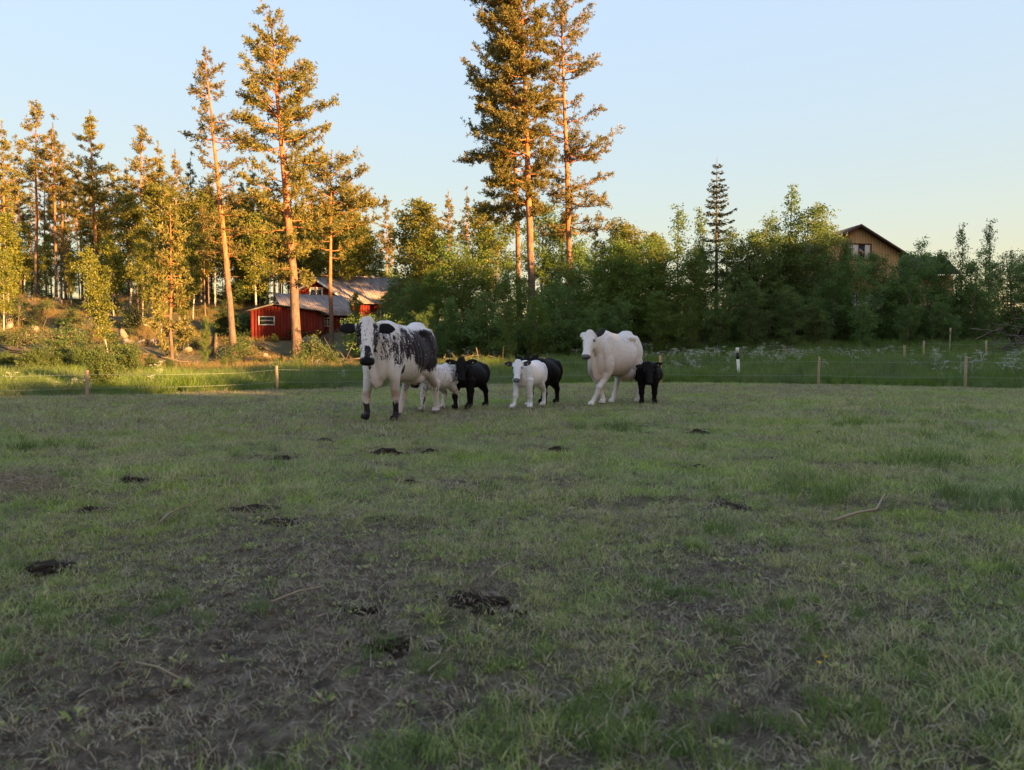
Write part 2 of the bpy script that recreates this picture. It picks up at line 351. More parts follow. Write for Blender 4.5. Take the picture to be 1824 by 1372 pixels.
# ------------------------------------------------------------------ the ground: one sheet
def build_ground():
    ys = [-60, -30, -12, -5, -2, 0, 0.6, 1.0]
    y = 1.15
    while y < 7: ys.append(y); y += 0.013 + 0.009 * max(0, y - 1.5)
    while y < 60: ys.append(y); y *= 1.012
    while y < 700: ys.append(y); y *= 1.10
    ys = np.array(ys); nu = 421
    u = np.linspace(-1, 1, nu); u = np.sign(u) * (np.abs(u) * 0.55 + 0.45 * np.abs(u) ** 5)
    half = np.where(ys < 1, 90, np.interp(ys, [1, 6, 30, 60, 700], [3.0, 9.5, 48, 100, 900]))
    half = np.maximum(half, 90 * (ys <= 0.0))
    X = u[None, :] * half[:, None]
    # beyond the finely divided middle the sheet reaches out to the sides
    X[:, 0] = -900; X[:, -1] = 900; X[:, 1] = -300; X[:, -2] = 300; X[:, 2] = -120 - 0 * ys; X[:, -3] = 120
    far = ys > 100; X[far] = u[None, :] * 900
    Y = np.repeat(ys[:, None], nu, 1)
    Z = terrain(X, Y)
    V = np.stack([X, Y, Z], -1).reshape(-1, 3); m = len(ys)
    i = np.arange(m - 1)[:, None] * nu; j = np.arange(nu - 1)[None, :]
    Q = np.stack([i + j, i + j + 1, i + nu + j + 1, i + nu + j], -1).reshape(-1, 4)
    a = Acc(); a.add(V, Q, 0.5); me = a.mesh("ground", M['ground'], True)
    xb, yb = V[:, 0], V[:, 1]
    at1 = me.attributes.new("bare", 'FLOAT', 'POINT'); at1.data.foreach_set("value", bare(xb, yb).astype(np.float32))
    lit = sstep(5, 10, yb - verge_y(xb)) * np.where(xb < 2, sstep(0.35, 0.5, fbm(xb, yb, 4, 91)), 0.6)
    at2 = me.attributes.new("litter", 'FLOAT', 'POINT'); at2.data.foreach_set("value", lit.astype(np.float32))
    o = link("ground", me); tag(o, "grazed field rising to a wooded bank behind", None, None, "structure")
build_ground()

# ------------------------------------------------------------------ trees
def trunk_mesh(a_list, P, R, H, mat, name, extra=None, n=9):
    a = Acc(); tube(a, P, R, n)
    if extra:
        for p, r in extra: tube(a, p, r, 5)
    me = a.mesh(name, mat, True)
    z = np.zeros(len(me.vertices) * 3, np.float32); me.vertices.foreach_get("co", z); z = z.reshape(-1, 3)[:, 2] / H
    at1 = me.attributes.new("hgt", 'FLOAT', 'POINT'); at1.data.foreach_set("value", z)
    return me

def pine(seed, H, base=0.35, width=1.8, prof=None, lean=(0, 0), asym=(0, 0), dens=1.0, r0=0.17, tuft=0.17, whorl=0.42, bend=0.15, extra_limbs=(), low=0):
    """Scots pine: bare trunk, whorls of upturned limbs with tufts of needles in flat clouds"""
    rng = np.random.default_rng(seed)
    ts = np.linspace(0, 1, 16)
    wob = np.cumsum(rng.normal(size=(16, 2)), 0) * 0.02 * bend / 0.15
    wob -= wob[0]
    P = np.stack([lean[0] * H * ts ** 1.2 + wob[:, 0], lean[1] * H * ts ** 1.2 + wob[:, 1], ts * H], 1); P[0, 2] = -0.4
    R = r0 * (1 - ts) ** 0.75 + 0.012; R[0] *= 1.3
    def tp(z): return np.array([np.interp(z, P[:, 2], P[:, 0]), np.interp(z, P[:, 2], P[:, 1]), z])
    if prof is None: prof = lambda t: (0.45 + 0.55 * math.sin(math.pi * min(1, (t * 1.15 + 0.1)))) * (1 - t ** 3) 
    limbs = []; C = []; D = []; cl = []
    def branch(z, az, L, up):
        o = tp(z); d = np.array([math.cos(az), math.sin(az), 0])
        n = 7; s = np.linspace(0, 1, n); wig = rng.normal(size=(n, 3)) * 0.05 * L; wig[0] = 0
        pts = o + d * (s * L)[:, None] + np.array([0, 0, 1]) * (L * (up * s + 0.22 * s ** 2.2 - 0.10 * s))[:, None] + np.cumsum(wig, 0) * 0.35
        limbs.append((pts, np.linspace(max(0.012, 0.016 * L + 0.008), 0.006, n)))
        side = np.cross(d, (0, 0, 1))
        nt = max(5, int(L / 0.085 * dens))
        for k in range(nt):
            f = 0.22 + 0.78 * rng.random() ** 0.7
            q = np.array([np.interp(f, s, pts[:, c]) for c in range(3)])
            tl = (0.22 + 0.55 * rng.random()) * min(1, 0.45 + L * 0.28) * (1.15 - 0.45 * f)
            td = d * rng.uniform(0.0, 0.8) + side * rng.uniform(-1, 1) + np.array([0, 0, rng.uniform(-0.25, 0.85)]); td /= np.linalg.norm(td)
            if rng.random() < 0.25: limbs.append((np.stack([q, q + td * tl]), np.array([0.007, 0.004])))
            m = max(2, int(tl / 0.10)); c0 = rng.random()
            for e in range(m):
                pnt = q + td * tl * ((e + 0.7) / m) + rng.normal(size=3) * 0.035
                nn = 6
                dd = td * 0.5 + rng.normal(size=(nn, 3)) * 0.75 + np.array([0, 0, 0.35])
                C.append(np.repeat(pnt[None], nn, 0)); D.append(dd); cl.append(np.clip(c0 * 0.5 + rng.random(nn) * 0.5, 0, 1))
    z = base * H
    while z < H * 0.985:
        t = (z / H - base) / (1 - base)
        nb = rng.integers(1, 4) if t > 0.12 else rng.integers(1, 3)
        a0 = rng.random() * 6.28
        for k in range(nb):
            az = a0 + k * 6.283 / nb + rng.normal() * 0.35
            g = 1 + asym[0] * math.cos(az) + asym[1] * math.sin(az)
            L = width * prof(t) * (rng.uniform(0.45, 1.2) if rng.random() < 0.85 else rng.uniform(0.2, 0.5)) * max(0.15, g)
            if L < 0.12: continue
            branch(z + rng.normal() * 0.34, az, L, np.interp(t, [0, 0.3, 0.6, 0.9, 1], [-0.10, 0.12, 0.25, 0.55, 0.9]) + rng.normal() * 0.26)
        z += 0.5 * whorl * rng.uniform(0.3, 1.9) * (1.0 if t < 0.8 else 0.7)
    for k in range(low):                                     # dead snags on the bare trunk
        zz = rng.uniform(0.2, base + 0.1) * H; az = rng.random() * 6.28; L = rng.uniform(0.3, 1.0)
        o = tp(zz); limbs.append((np.stack([o, o + np.array([math.cos(az) * L, math.sin(az) * L, rng.uniform(-0.3, 0.1)])]), np.array([0.015, 0.006])))
    for (z0, az, L, up) in extra_limbs: branch(z0 * H, az, L, up)
    # the leader
    for k in range(6):
        pnt = tp(H * (0.97 + 0.008 * k)); C.append(np.repeat(pnt[None], 6, 0)); D.append(rng.normal(size=(6, 3)) * 0.5 + np.array([0, 0, 0.8])); cl.append(rng.random(6))
    C = np.concatenate(C); D = np.concatenate(D); cl = np.concatenate(cl)
    a = Acc(); blades(a, rng, C, D, tuft * rng.uniform(0.6, 1.2, len(C)), tuft * 0.27, cl)
    tm = trunk_mesh(None, P, R, H, M['pine_bark'], "trunk", limbs)
    return tm, a.mesh("crown", M['pine_needle']), H

def spruce(seed, H, width=1.6, base=0.06, dens=1.0, bare_low=False, r0=0.12, step=0.30):
    rng = np.random.default_rng(seed); ts = np.linspace(0, 1, 10)
    P = np.stack([rng.normal() * 0.02 * ts, rng.normal() * 0.02 * ts, ts * H], 1); P[0, 2] = -0.4
    R = r0 * (1 - ts) + 0.01; limbs = []; C = []; D = []; cl = []
    z = base * H
    while z < H * 0.97:
        t = z / H; nb = rng.integers(4, 7); a0 = rng.random() * 6.28
        for k in range(nb):
            az = a0 + k * 6.283 / nb + rng.normal() * 0.2
            L = (width * (1 - t) ** 1.15 + 0.10) * rng.uniform(0.7, 1.15)
            d = np.array([math.cos(az), math.sin(az), 0]); s = np.linspace(0, 1, 6)
            pts = np.array([0, 0, z]) + d * (s * L)[:, None] + np.array([0, 0, 1.0]) * (L * (np.interp(t, [0, 1], [-0.45, 0.4]) * s + 0.22 * s ** 3))[:, None]
            limbs.append((pts, np.linspace(0.008 + 0.008 * L, 0.004, 6)))
            side = np.cross(d, (0, 0, 1)); nt = int(max(4, L / 0.045 * dens))
            f = rng.uniform(0.1, 1, nt); q = np.stack([np.interp(f, s, pts[:, c]) for c in range(3)], 1)
            tl = (1.05 - f) * L * 0.38 * rng.uniform(0.4, 1, nt) + 0.05; sg = rng.choice([-1, 1], nt)
            td = d[None] * 0.6 + side[None] * sg[:, None] + np.array([0, 0, -0.35])[None] * rng.random(nt)[:, None]
            m = 4
            for e in range(m):
                C.append(q + td * (tl * e / m)[:, None]); D.append(td + rng.normal(size=(nt, 3)) * 0.3 + np.array([0, 0, -0.15])); cl.append(rng.random(nt))
        z += step * rng.uniform(0.7, 1.3) * (1 if t < 0.7 else 0.7)
    C = np.concatenate(C); D = np.concatenate(D); cl = np.concatenate(cl); a = Acc()
    blades(a, rng, C, D, rng.uniform(0.10, 0.17, len(C)), 0.05, cl)
    return trunk_mesh(None, P, R, H, M['grey_bark'], "trunk", limbs), a.mesh("crown", M['spruce_needle']), H

def broadleaf(seed, H, W=1.4, base=0.15, leaf=0.10, n_limb=26, clusters=7, per=16, stems=1, r0=0.07, leafm='birch_leaf', barkm='grey_bark', shape='oval', spread=0.24, wisp=0.5):
    """young birch, aspen or willow: ascending limbs, leaves in loose clusters with gaps"""
    rng = np.random.default_rng(seed); limbs = []; C = []; D = []; cl = []; main = None
    for sidx in range(stems):
        off = rng.normal(size=2) * (0.0 if stems == 1 else 0.28 * W); ln = rng.normal(size=2) * (0.03 if stems == 1 else 0.10)
        hs = H * (1 if sidx == 0 else rng.uniform(0.65, 0.95)); ts = np.linspace(0, 1, 9)
        wob = np.cumsum(rng.normal(size=(9, 2)), 0) * 0.015 * hs / 3; wob -= wob[0]
        P = np.stack([off[0] + ln[0] * hs * ts + wob[:, 0], off[1] + ln[1] * hs * ts + wob[:, 1], ts * hs], 1); P[0, 2] = -0.3
        R = r0 * (hs / H) * (1 - ts) ** 0.8 + 0.008
        if sidx == 0: main = (P, R)
        else: limbs.append((P, R))
        nl = max(6, int(n_limb / stems * (1.3 if stems > 1 else 1)))
        for k in range(nl):
            t = base + (0.97 - base) * ((k + rng.random()) / nl)
            if shape == 'oval': L = W * (math.sin(math.pi * min(1, (t - base) / (1 - base) * 0.9 + 0.12)) ** 0.7) * rng.uniform(0.5, 1.1)
            elif shape == 'cone': L = W * (1 - (t - base) / (1 - base)) ** 0.75 * rng.uniform(0.5, 1.1) + 0.1
            else: L = W * rng.uniform(0.45, 1.0) * (1 - 0.5 * t)
            az = k * 2.4 + rng.normal() * 0.5
            o = np.array([np.interp(t * hs, P[:, 2], P[:, c]) for c in range(3)])
            d = np.array([math.cos(az), math.sin(az), 0]); s = np.linspace(0, 1, 5)
            up = rng.uniform(0.45, 1.0)
            pts = o + d * (s * L)[:, None] + np.array([0, 0, 1]) * (L * up * s ** 0.85)[:, None] * 0.8 + np.cumsum(rng.normal(size=(5, 3)) * 0.03 * L, 0)
            limbs.append((pts, np.linspace(0.006 + 0.012 * L, 0.004, 5)))
            nc = max(2, int(clusters * (0.4 + L / W)))
            for c in range(nc):
                f = rng.uniform(0.25, 1.05); q = np.array([np.interp(f, s, pts[:, c2]) for c2 in range(3)])
                q = q + rng.normal(size=3) * spread * 0.8 * np.array([1, 1, 0.8])
                m = int(per * rng.uniform(0.4, 1.5)); c0 = rng.random()
                C.append(q + rng.normal(size=(m, 3)) * spread * np.array([0.6, 0.6, 0.45])); D.append(rng.normal(size=(m, 3)) + np.array([0, 0, -0.2])); cl.append(np.clip(c0 * 0.55 + rng.random(m) * 0.5, 0, 1))
        for k in range(int(14 * wisp)):
            q = np.array([np.interp(hs * rng.uniform(0.86, 1.0), P[:, 2], P[:, c2]) for c2 in range(3)]); m = 7
            q[2] += 0
            C.append(q + rng.normal(size=(m, 3)) * 0.13); D.append(rng.normal(size=(m, 3))); cl.append(rng.random(m))
    C = np.concatenate(C); D = np.concatenate(D); cl = np.concatenate(cl); a = Acc()
    C[:, 2] = np.maximum(C[:, 2], 0.05)
    lw = leaf * rng.uniform(0.7, 1.3, len(C))
    blades(a, rng, C, D, lw, lw * 0.72, cl)
    return trunk_mesh(None, main[0], main[1], H, M[barkm], "trunk", limbs, 7), a.mesh("crown", M[leafm]), H

def plant(proto, name, label, cat, x, y, h=None, rz=0.0, group=None, wscale=1.0, lean=None, sink=0.05):
    tm, cm, H = proto; z = float(terrain(x, y, False)) - sink
    r = thing(name, label, cat, (x, y, z), rz, group)
    s = (h / H) if h else 1.0; r.scale = (s * wscale, s * wscale, s)
    if lean: r.rotation_euler = (lean[0], lean[1], rz)
    link("trunk", tm, r); link("crown", cm, r)
    return r
def plant_auto(proto, name, desc, px, d, ytop, rz=0.0, group=None, wscale=1.0):
    r = plant_px(proto, name, desc, "tree" if name != "bush" else "bush", px, d, ytop, rz, group, wscale); auto_label(r, desc, px, d); return r
def plant_px(proto, name, label, cat, px, d, ytop, rz=0.0, group=None, wscale=1.0, lean=None):
    """stand a tree at depth d in the direction px, as tall as it appears"""
    x = (px - CX) * d / F; z = float(terrain(x, d, False)); zt = CAMZ + (HOR - ytop) * d / F
    return plant(proto, name, label, cat, x, d, max(0.5, zt - z + 0.05), rz, group, wscale, lean)

# --- the five tall pines, each its own
def prof_pts(pts):
    xs = [p[0] for p in pts]; ys_ = [p[1] for p in pts]
    return lambda t: float(np.interp(t, xs, ys_))
def hero(seed, name, label, px_base, d, px_top, ytop, base, width, prof, **kw):
    xb = (px_base - CX) * d / F; zb = float(terrain(xb, d, False)); zt = CAMZ + (HOR - ytop) * d / F
    H = zt - zb; lean = ((px_top - px_base) * d / F) / H
    p = pine(seed, H, base, width, prof_pts(prof), lean=(lean, 0), **kw)
    r = thing(name, label, "tree", (xb, d, zb - 0.05), 0)
    link("trunk", p[0], r); link("crown", p[1], r)
    return r
hero(101, "pine_tree", "tall broad pine with orange trunk standing in front of the red shed", 530, 41, 489, 42, 0.24, 2.7,
     [(0, .35), (.1, .7), (.2, .8), (.33, .9), (.42, .75), (.5, 1.0), (.62, 1.0), (.74, .8), (.84, .58), (.92, .34), (1, .12)], r0=0.26, dens=0.95, low=8, tuft=0.19)
hero(102, "pine_tree", "slim pine with sparse dark pointed top, left of the tall broad pine", 417, 39.5, 372, 106, 0.36, 1.75,
     [(0, .6), (.15, .85), (.3, .45), (.42, .55), (.52, .95), (.65, .7), (.8, .55), (.9, .30), (1, .08)], r0=0.17, dens=0.85, low=8, tuft=0.18)
hero(103, "pine_tree", "medium pine with thin straight trunk rising past the red barn roof", 590, 44, 597, 276, 0.52, 2.6,
     [(0, .75), (.2, 1.0), (.45, .85), (.7, .5), (.9, .25), (1, .1)], r0=0.13, dens=1.1, low=5, tuft=0.18, asym=(0.3, 0))
hero(104, "pine_tree", "very tall dense pine with crown leaning left above the shrubs", 950, 45, 918, -40, 0.36, 2.75,
     [(0, .8), (.08, 1.1), (.2, 1.0), (.32, 1.08), (.42, .9), (.55, .95), (.7, .78), (.85, .76), (.95, .62), (1, .35)], r0=0.24, dens=1.25, asym=(-0.42, 0), tuft=0.2, whorl=0.36, bend=0.2)
hero(105, "pine_tree", "second trunk of the tall pine pair, behind and left of the orange trunk", 925, 47, 905, 10, 0.42, 2.5,
     [(0, 1.0), (.2, 1.0), (.4, .95), (.6, .8), (.8, .6), (1, .2)], r0=0.18, dens=0.9, asym=(-0.35, 0), tuft=0.2)
hero(106, "pine_tree", "very tall straight pine with loose crown and one long right branch", 1017, 46, 996, 0, 0.36, 2.35,
     [(0, .95), (.12, 1.05), (.25, .75), (.4, .9), (.6, .85), (.75, .78), (.88, .5), (1, .18)], r0=0.20, dens=0.7, tuft=0.18, asym=(0.12, 0), low=8,
     extra_limbs=((0.555, -0.1, 3.0, 0.35), (0.47, 0.1, 2.8, 0.1), (0.53, -0.3, 2.6, 0.25), (0.42, 0.0, 2.3, 0.0)))

PINES = [pine(200 + k, 15 + k % 3, [0.50, 0.58, 0.42, 0.62, 0.5, 0.66][k], [1.8, 1.6, 2.1, 1.5, 1.9, 1.6][k], dens=0.62, r0=0.13, tuft=0.22, low=4, lean=(0.02 * (k % 3 - 1), 0)) for k in range(6)]
YPINES = [pine(230 + k, 6, 0.12, 1.2, prof_pts([(0, 1), (.4, .8), (1, .1)]), dens=0.9, r0=0.07, tuft=0.18, whorl=0.35) for k in range(2)]
SPRUCES = [spruce(300 + k, 8 + k, [1.5, 1.8, 1.2][k], 0.05) for k in range(3)]
BIRCH = [broadleaf(400 + k, 9, [1.5, 1.9, 1.3, 1.7][k], 0.26, 0.15, 40, 9, 19, 1, 0.075, 'birch_leaf', 'birch_bark', spread=0.27) for k in range(4)]
ASPEN = [broadleaf(420 + k, 7, [1.35, 1.7, 1.5, 1.9][k], 0.10, 0.095, 42, 10, 24, [1, 2, 1, 3][k], 0.05, 'aspen_leaf', 'grey_bark', spread=0.22) for k in range(4)]
DARKT = [broadleaf(440 + k, 7, [1.6, 1.9, 1.5, 1.3][k], 0.08, 0.10, 46, 11, 24, [1, 2, 3, 1][k], 0.06, 'dark_leaf', 'grey_bark', ['oval', 'oval', 'oval', 'cone'][k], spread=0.23) for k in range(4)]
SHRUB = [broadleaf(460 + k, 2.2, [0.9, 1.1, 0.8][k], 0.02, 0.075, 60, 9, 20, [5, 6, 4][k], 0.02, 'shrub_leaf', 'grey_bark', 'bush', spread=0.13, wisp=0.4) for k in range(3)]
BRUSH = [broadleaf(470 + k, 1.2, 0.7, 0.0, 0.06, 24, 6, 11, 5, 0.012, 'shrub_leaf', 'grey_bark', 'bush', spread=0.12, wisp=0.3) for k in range(2)]

rng = random.Random(7)
# --- left slope: pines whose tops stand against the sky (pixel of trunk, distance, top)
LEFT = [(12, 52, 225, 0), (40, 60, 262, 1), (68, 56, 190, 3), (104, 54, 230, 1), (120, 62, 262, 3), (150, 66, 285, 0), (176, 55, 207, 2), (205, 66, 300, 4),
        (252, 58, 232, 3), (284, 62, 258, 0), (232, 66, 300, 1), (318, 60, 275, 4), (345, 68, 290, 1), (-30, 56, 240, 3), (-70, 60, 230, 0), (455, 60, 300, 4), (-110, 55, 215, 1),
        (85, 70, 300, 4), (30, 72, 330, 3), (268, 72, 320, 5), (380, 72, 320, 5), (432, 66, 330, 3), (478, 70, 320, 0), (560, 72, 330, 2), (625, 66, 318, 4), (640, 70, 345, 2),
        (130, 76, 320, 5), (170, 80, 340, 3), (215, 78, 345, 5), (306, 80, 350, 3), (355, 80, 350, 5), (410, 82, 360, 0), (500, 78, 350, 5), (530, 84, 360, 1), (590, 80, 350, 3), (8, 78, 330, 5), (60, 82, 345, 1)]
gl = "pines of the sunlit wood on the left slope"
KEY = {0: "pine at the far left edge of the photo, full crown against the sky", 2: "slender pine with high small crown, tallest near the left edge",
       3: "reddish pine just right of the tallest pine near the left edge", 6: "pointed dark pine standing alone against the sky on the left slope",
       8: "pine with flat ragged top on the left slope, first right of the sky gap", 9: "bushy pine right of the flat ragged one on the left slope"}
for k, (px, d, yt, v) in enumerate(LEFT):
    if k in KEY: plant_px(PINES[v], "pine_tree", KEY[k], "tree", px, d, yt, rng.random() * 6.28, gl, rng.uniform(0.9, 1.15))
    else: plant_auto(PINES[v], "pine_tree", "orange trunked forest pine" if d < 70 else "distant forest pine", px, d, yt, rng.random() * 6.28, gl, rng.uniform(0.9, 1.15))
# thin trees with few needles between them
for k in range(46):
    px = rng.uniform(-60, 640); d = rng.uniform(54, 88)
    plant_auto(PINES[rng.choice([1, 3, 5])], "pine_tree", "thin background pine", px, d, rng.uniform(340, 420), rng.random() * 6.28, gl, rng.uniform(0.7, 0.95))
gb = "birches among the pines on the left slope"
for (px, d, yt, v, w) in [(20, 48, 380, 0, 1), (8, 44, 450, 1, .9), (235, 55, 350, 2, 1.1), (300, 57, 330, 1, 1.1), (270, 50, 400, 0, .9), (345, 52, 400, 2, .8), (385, 58, 345, 3, 1.0),
                          (205, 50, 420, 2, .9), (160, 58, 390, 3, .8), (455, 56, 380, 0, 1.1), (500, 62, 370, 1, 1.0), (545, 62, 390, 3, 1.1), (570, 60, 420, 2, 1.0), (640, 62, 400, 0, 1.1), (620, 66, 380, 1, 1.0),
                          (660, 66, 420, 3, 1), (48, 60, 400, 3, 1), (110, 64, 400, 1, 1), (180, 62, 380, 0, 1), (255, 48, 430, 1, .8), (290, 45, 470, 2, .7), (320, 64, 360, 3, 1.2), (360, 62, 340, 0, 1.1), (400, 64, 360, 2, 1.1), (440, 64, 350, 3, 1.1), (475, 60, 360, 2, 1.1), (520, 66, 370, 0, 1.1), (590, 64, 360, 3, 1.2), (610, 60, 400, 2, 1.1), (420, 62, 400, 1, .9), (90, 60, 420, 2, .7), (130, 52, 450, 0, .6), (330, 47, 460, 3, .8)]:
    plant_auto(BIRCH[v], "birch_tree", "yellow green birch", px, d, yt, rng.random() * 6.28, gb, w)
# single small trees on the left
plant_px(YPINES[0], "pine_tree", "dark young pine in front of the wood, thin orange trunk, above the ditch bushes", "tree", 307, 38, 372, 0.5, None, 0.8)
plant_px(BIRCH[2], "birch_tree", "leaning birch with white trunk behind the left fence post", "tree", 200, 29, 445, 1.0, None, 0.75, (0.0, -0.12))
plant_px(ASPEN[2], "sapling", "lone bright sapling between the slim pine and the leaning birch", "tree", 366, 31, 566, 2.0, None, 0.55)
plant_px(ASPEN[0], "sapling", "thin sapling in front of the red shed windows beside the speckled cow's head", "tree", 632, 42, 520, 3.0, None, 0.7)
gs = "bushes along the ditch on the left"
for (px, d, yt, v, w, lab) in [(178, 19.5, 618, 0, .8, "bright green bush growing at the left fence post"), (60, 25, 622, 1, 1.3, "wide dark willow bush left of the first fence post"),
                          (110, 26, 610, 2, 1.2, "tall willow bush behind the left fence post"), (14, 27, 628, 0, 1.2, "willow bush at the left edge of the photo"),
                          (222, 24, 600, 2, .9, "upright bush beside the trunk of the leaning birch"), (240, 27, 640, 1, 1, None), (300, 30, 640, 0, 1, None), (270, 31, 632, 2, 1, None), (400, 34, 640, 1, .9, None),
                          (455, 37, 640, 2, .8, None), (560, 40, 632, 0, .9, None), (590, 36, 645, 1, 1, None), (500, 38, 640, 2, .6, None), (150, 30, 615, 1, 1.1, None), (520, 47, 585, 1, 1.3, None),
                          (550, 47, 590, 0, 1.3, None), (490, 45, 600, 2, 1.1, None), (435, 48, 560, 0, 1.4, None), (405, 50, 555, 1, 1.5, None), (430, 60, 500, 1, 2.4, None)]:
    if lab: plant_px(SHRUB[v], "bush", lab, "bush", px, d, yt, rng.random() * 6.28, gs, w)
    else: plant_auto(SHRUB[v], "bush", "low leafy bush", px, d, yt, rng.random() * 6.28, gs, w)
for k in range(46):
    px = rng.uniform(-20, 660); d = rng.uniform(34, 60); x = (px - CX) * d / F
    if 440 < px and d > 44: continue
    q_ = plant(BRUSH[k % 2], "scrub_bush", "x", "bush", x, d, rng.uniform(0.5, 1.5), rng.random() * 6.28, "scrub on the left slope", rng.uniform(1, 1.6)); auto_label(q_, "small scrubby slope bush", px, d)
for k in range(40):
    px = rng.uniform(-60, 700); d = rng.uniform(66, 100); x = (px - CX) * d / F
    q_ = plant([BIRCH[k % 4], SPRUCES[k % 3], DARKT[k % 4]][k % 3], "undergrowth_tree", "x", "tree", x, d, rng.uniform(3.5, 7), rng.random() * 6.28, "far undergrowth in the wood", rng.uniform(1, 1.5)); auto_label(q_, "far " + ["birch", "spruce", "dark"][k % 3] + " undergrowth tree", px, d)

# --- middle: trees between the barn and the tall pair
gm = "leafy trees between the red barn and the tall pines"
for (px, d, yt, v, kind, w) in [(690, 70, 365, 1, 'P', .9), (700, 74, 400, 3, 'P', .9), (718, 76, 415, 5, 'P', .8), (742, 62, 358, 0, 'B', 1.2), (775, 60, 372, 2, 'B', 1.2), (800, 58, 345, 4, 'P', .9), (832, 60, 350, 1, 'P', .9),
                          (760, 49, 410, 3, 'B', 1.2), (730, 50, 450, 1, 'A', 1.1), (800, 45, 415, 3, 'A', 1.1), (845, 45, 400, 1, 'A', 1.2), (880, 54, 370, 2, 'B', 1.2),
                          (770, 42, 480, 0, 'A', 1.0), (830, 42, 455, 2, 'A', 1.0), (735, 42, 500, 1, 'D', 1.0), (960, 54, 365, 0, 'A', 1.1), (990, 55, 380, 3, 'A', 1.0), (925, 42, 465, 1, 'A', .9),
                          (895, 40, 490, 2, 'A', .85), (700, 44, 520, 1, 'D', 1.1), (800, 38, 530, 3, 'D', 1.0), (860, 38, 520, 0, 'D', 1.0), (950, 38, 520, 3, 'A', .8), (745, 37, 545, 2, 'D', .9),
                          (990, 40, 500, 1, 'D', 1.0), (1060, 57, 400, 4, 'P', .8), (1100, 56, 392, 3, 'B', 1.2), (1085, 45, 420, 2, 'D', 1.0), (1040, 46, 440, 0, 'D', 1.1), (1130, 54, 405, 1, 'B', 1.1), (1160, 52, 415, 0, 'B', 1.0),
                          (680, 66, 440, 1, 'S', .8), (706, 66, 452, 0, 'S', .8), (696, 50, 510, 0, 'D', 1.3), (722, 48, 505, 2, 'D', 1.2)]:
    pr = {'P': PINES, 'B': BIRCH, 'A': ASPEN, 'D': DARKT, 'S': SPRUCES}[kind][v % {'P': 6, 'B': 4, 'A': 4, 'D': 4, 'S': 3}[kind]]
    nm = {'P': 'pine_tree', 'B': 'birch_tree', 'A': 'aspen_tree', 'D': 'broadleaf_tree', 'S': 'spruce_tree'}[kind]
    lab = {'P': "distant pine top", 'B': "light green birch", 'A': "mid green aspen", 'D': "dark leafy thicket tree", 'S': "small pointed spruce"}[kind]
    plant_auto(pr, nm, lab, px, d, yt, rng.random() * 6.28, gm, w)
plant_px(ASPEN[2], "aspen_tree", "bright yellow green young aspen left of the tall straight pine's base", "tree", 905, 35.5, 540, 2.2, None, 0.9)

# --- right: dark thicket
gr = "trees of the shaded thicket on the right"
for (px, d, yt, v, kind, w) in [(1040, 42, 470, 1, 'A', 1.2), (1075, 43, 440, 3, 'A', 1.1), (1110, 42, 432, 0, 'A', 1.2), (1150, 43, 420, 1, 'A', 1.1), (1190, 43, 425, 3, 'A', 1.1), (1225, 42, 450, 2, 'A', 1.1),
                          (1250, 45, 440, 0, 'D', .9), (1300, 44, 410, 1, 'D', .9), (1345, 44, 397, 2, 'D', 1.0), (1370, 45, 400, 1, 'D', 1.0), (1440, 44, 368, 0, 'D', 1.0), (1470, 46, 400, 3, 'D', .7),
                          (1395, 46, 420, 0, 'D', 1.0), (1497, 43, 432, 3, 'D', .7), (1515, 42, 452, 1, 'D', 1.0), (1560, 43, 449, 0, 'D', 1.0), (1604, 43, 437, 2, 'D', 1.0), (1640, 44, 450, 1, 'D', 1.0),
                          (1680, 44, 448, 0, 'D', 1.0), (1730, 43, 450, 2, 'D', .9), (1790, 46, 452, 1, 'D', 1.0), (1830, 47, 470, 0, 'D', 1.1), (1870, 46, 450, 2, 'D', 1.1), (1060, 38, 540, 2, 'D', 1.2), (1100, 39, 530, 1, 'D', 1.1),
                          (1170, 39, 520, 0, 'A', 1.1), (1280, 40, 510, 2, 'D', 1.1), (1340, 40, 500, 0, 'D', 1.1), (1400, 40, 510, 1, 'D', 1.1), (1460, 40, 520, 2, 'D', 1.1), (1540, 39, 540, 0, 'D', 1.1), (1620, 40, 540, 1, 'D', 1.2),
                          (1690, 40, 530, 2, 'D', 1.1), (1220, 39, 530, 1, 'A', 1.0), (1010, 39, 550, 0, 'D', 1.0), (1760, 42, 540, 1, 'D', 1.1), (1420, 48, 470, 2, 'D', 1.2), (1310, 48, 470, 1, 'D', 1.2), (1580, 48, 500, 3, 'D', 1.3), (1690, 50, 500, 2, 'D', 1.3)] + [(1000 + 46 * i, 47 + (i * 7) % 5, 510 + (i * 37) % 45, i % 4, 'D', 1.5) for i in range(21)]:
    pr = {'A': ASPEN, 'D': DARKT}[kind][v]
    lab = "mid green aspen" if kind == 'A' else "dark leafy thicket tree"
    plant_auto(pr, "aspen_tree" if kind == 'A' else "broadleaf_tree", lab, px, d, yt, rng.random() * 6.28, gr, w)
DBUSH = [broadleaf(480 + k, 2.4, 1.3, 0.0, 0.085, 46, 8, 18, 6, 0.02, 'dark_leaf', 'grey_bark', 'bush', spread=0.16, wisp=0.4) for k in range(3)]
for k in range(34):
    px = 660 + k * 36 + rng.uniform(-12, 12); d = rng.uniform(38, 41) if px < 1000 else rng.uniform(44, 52)
    plant_auto(DBUSH[k % 3], "bush", "low dark bush under the trees", px, d, rng.uniform(556, 584) if px < 1000 else rng.uniform(548, 572), rng.random() * 6.28, "bushes at the foot of the thicket", rng.uniform(1.0, 1.5))
sp = spruce(333, 9.5, 2.7, 0.34, 1.2, r0=0.12, step=0.44)
plant_px(sp, "spruce_tree", "lone spruce with layered branches rising above the thicket on the right", "tree", 1275, 46, 284, 0.3)
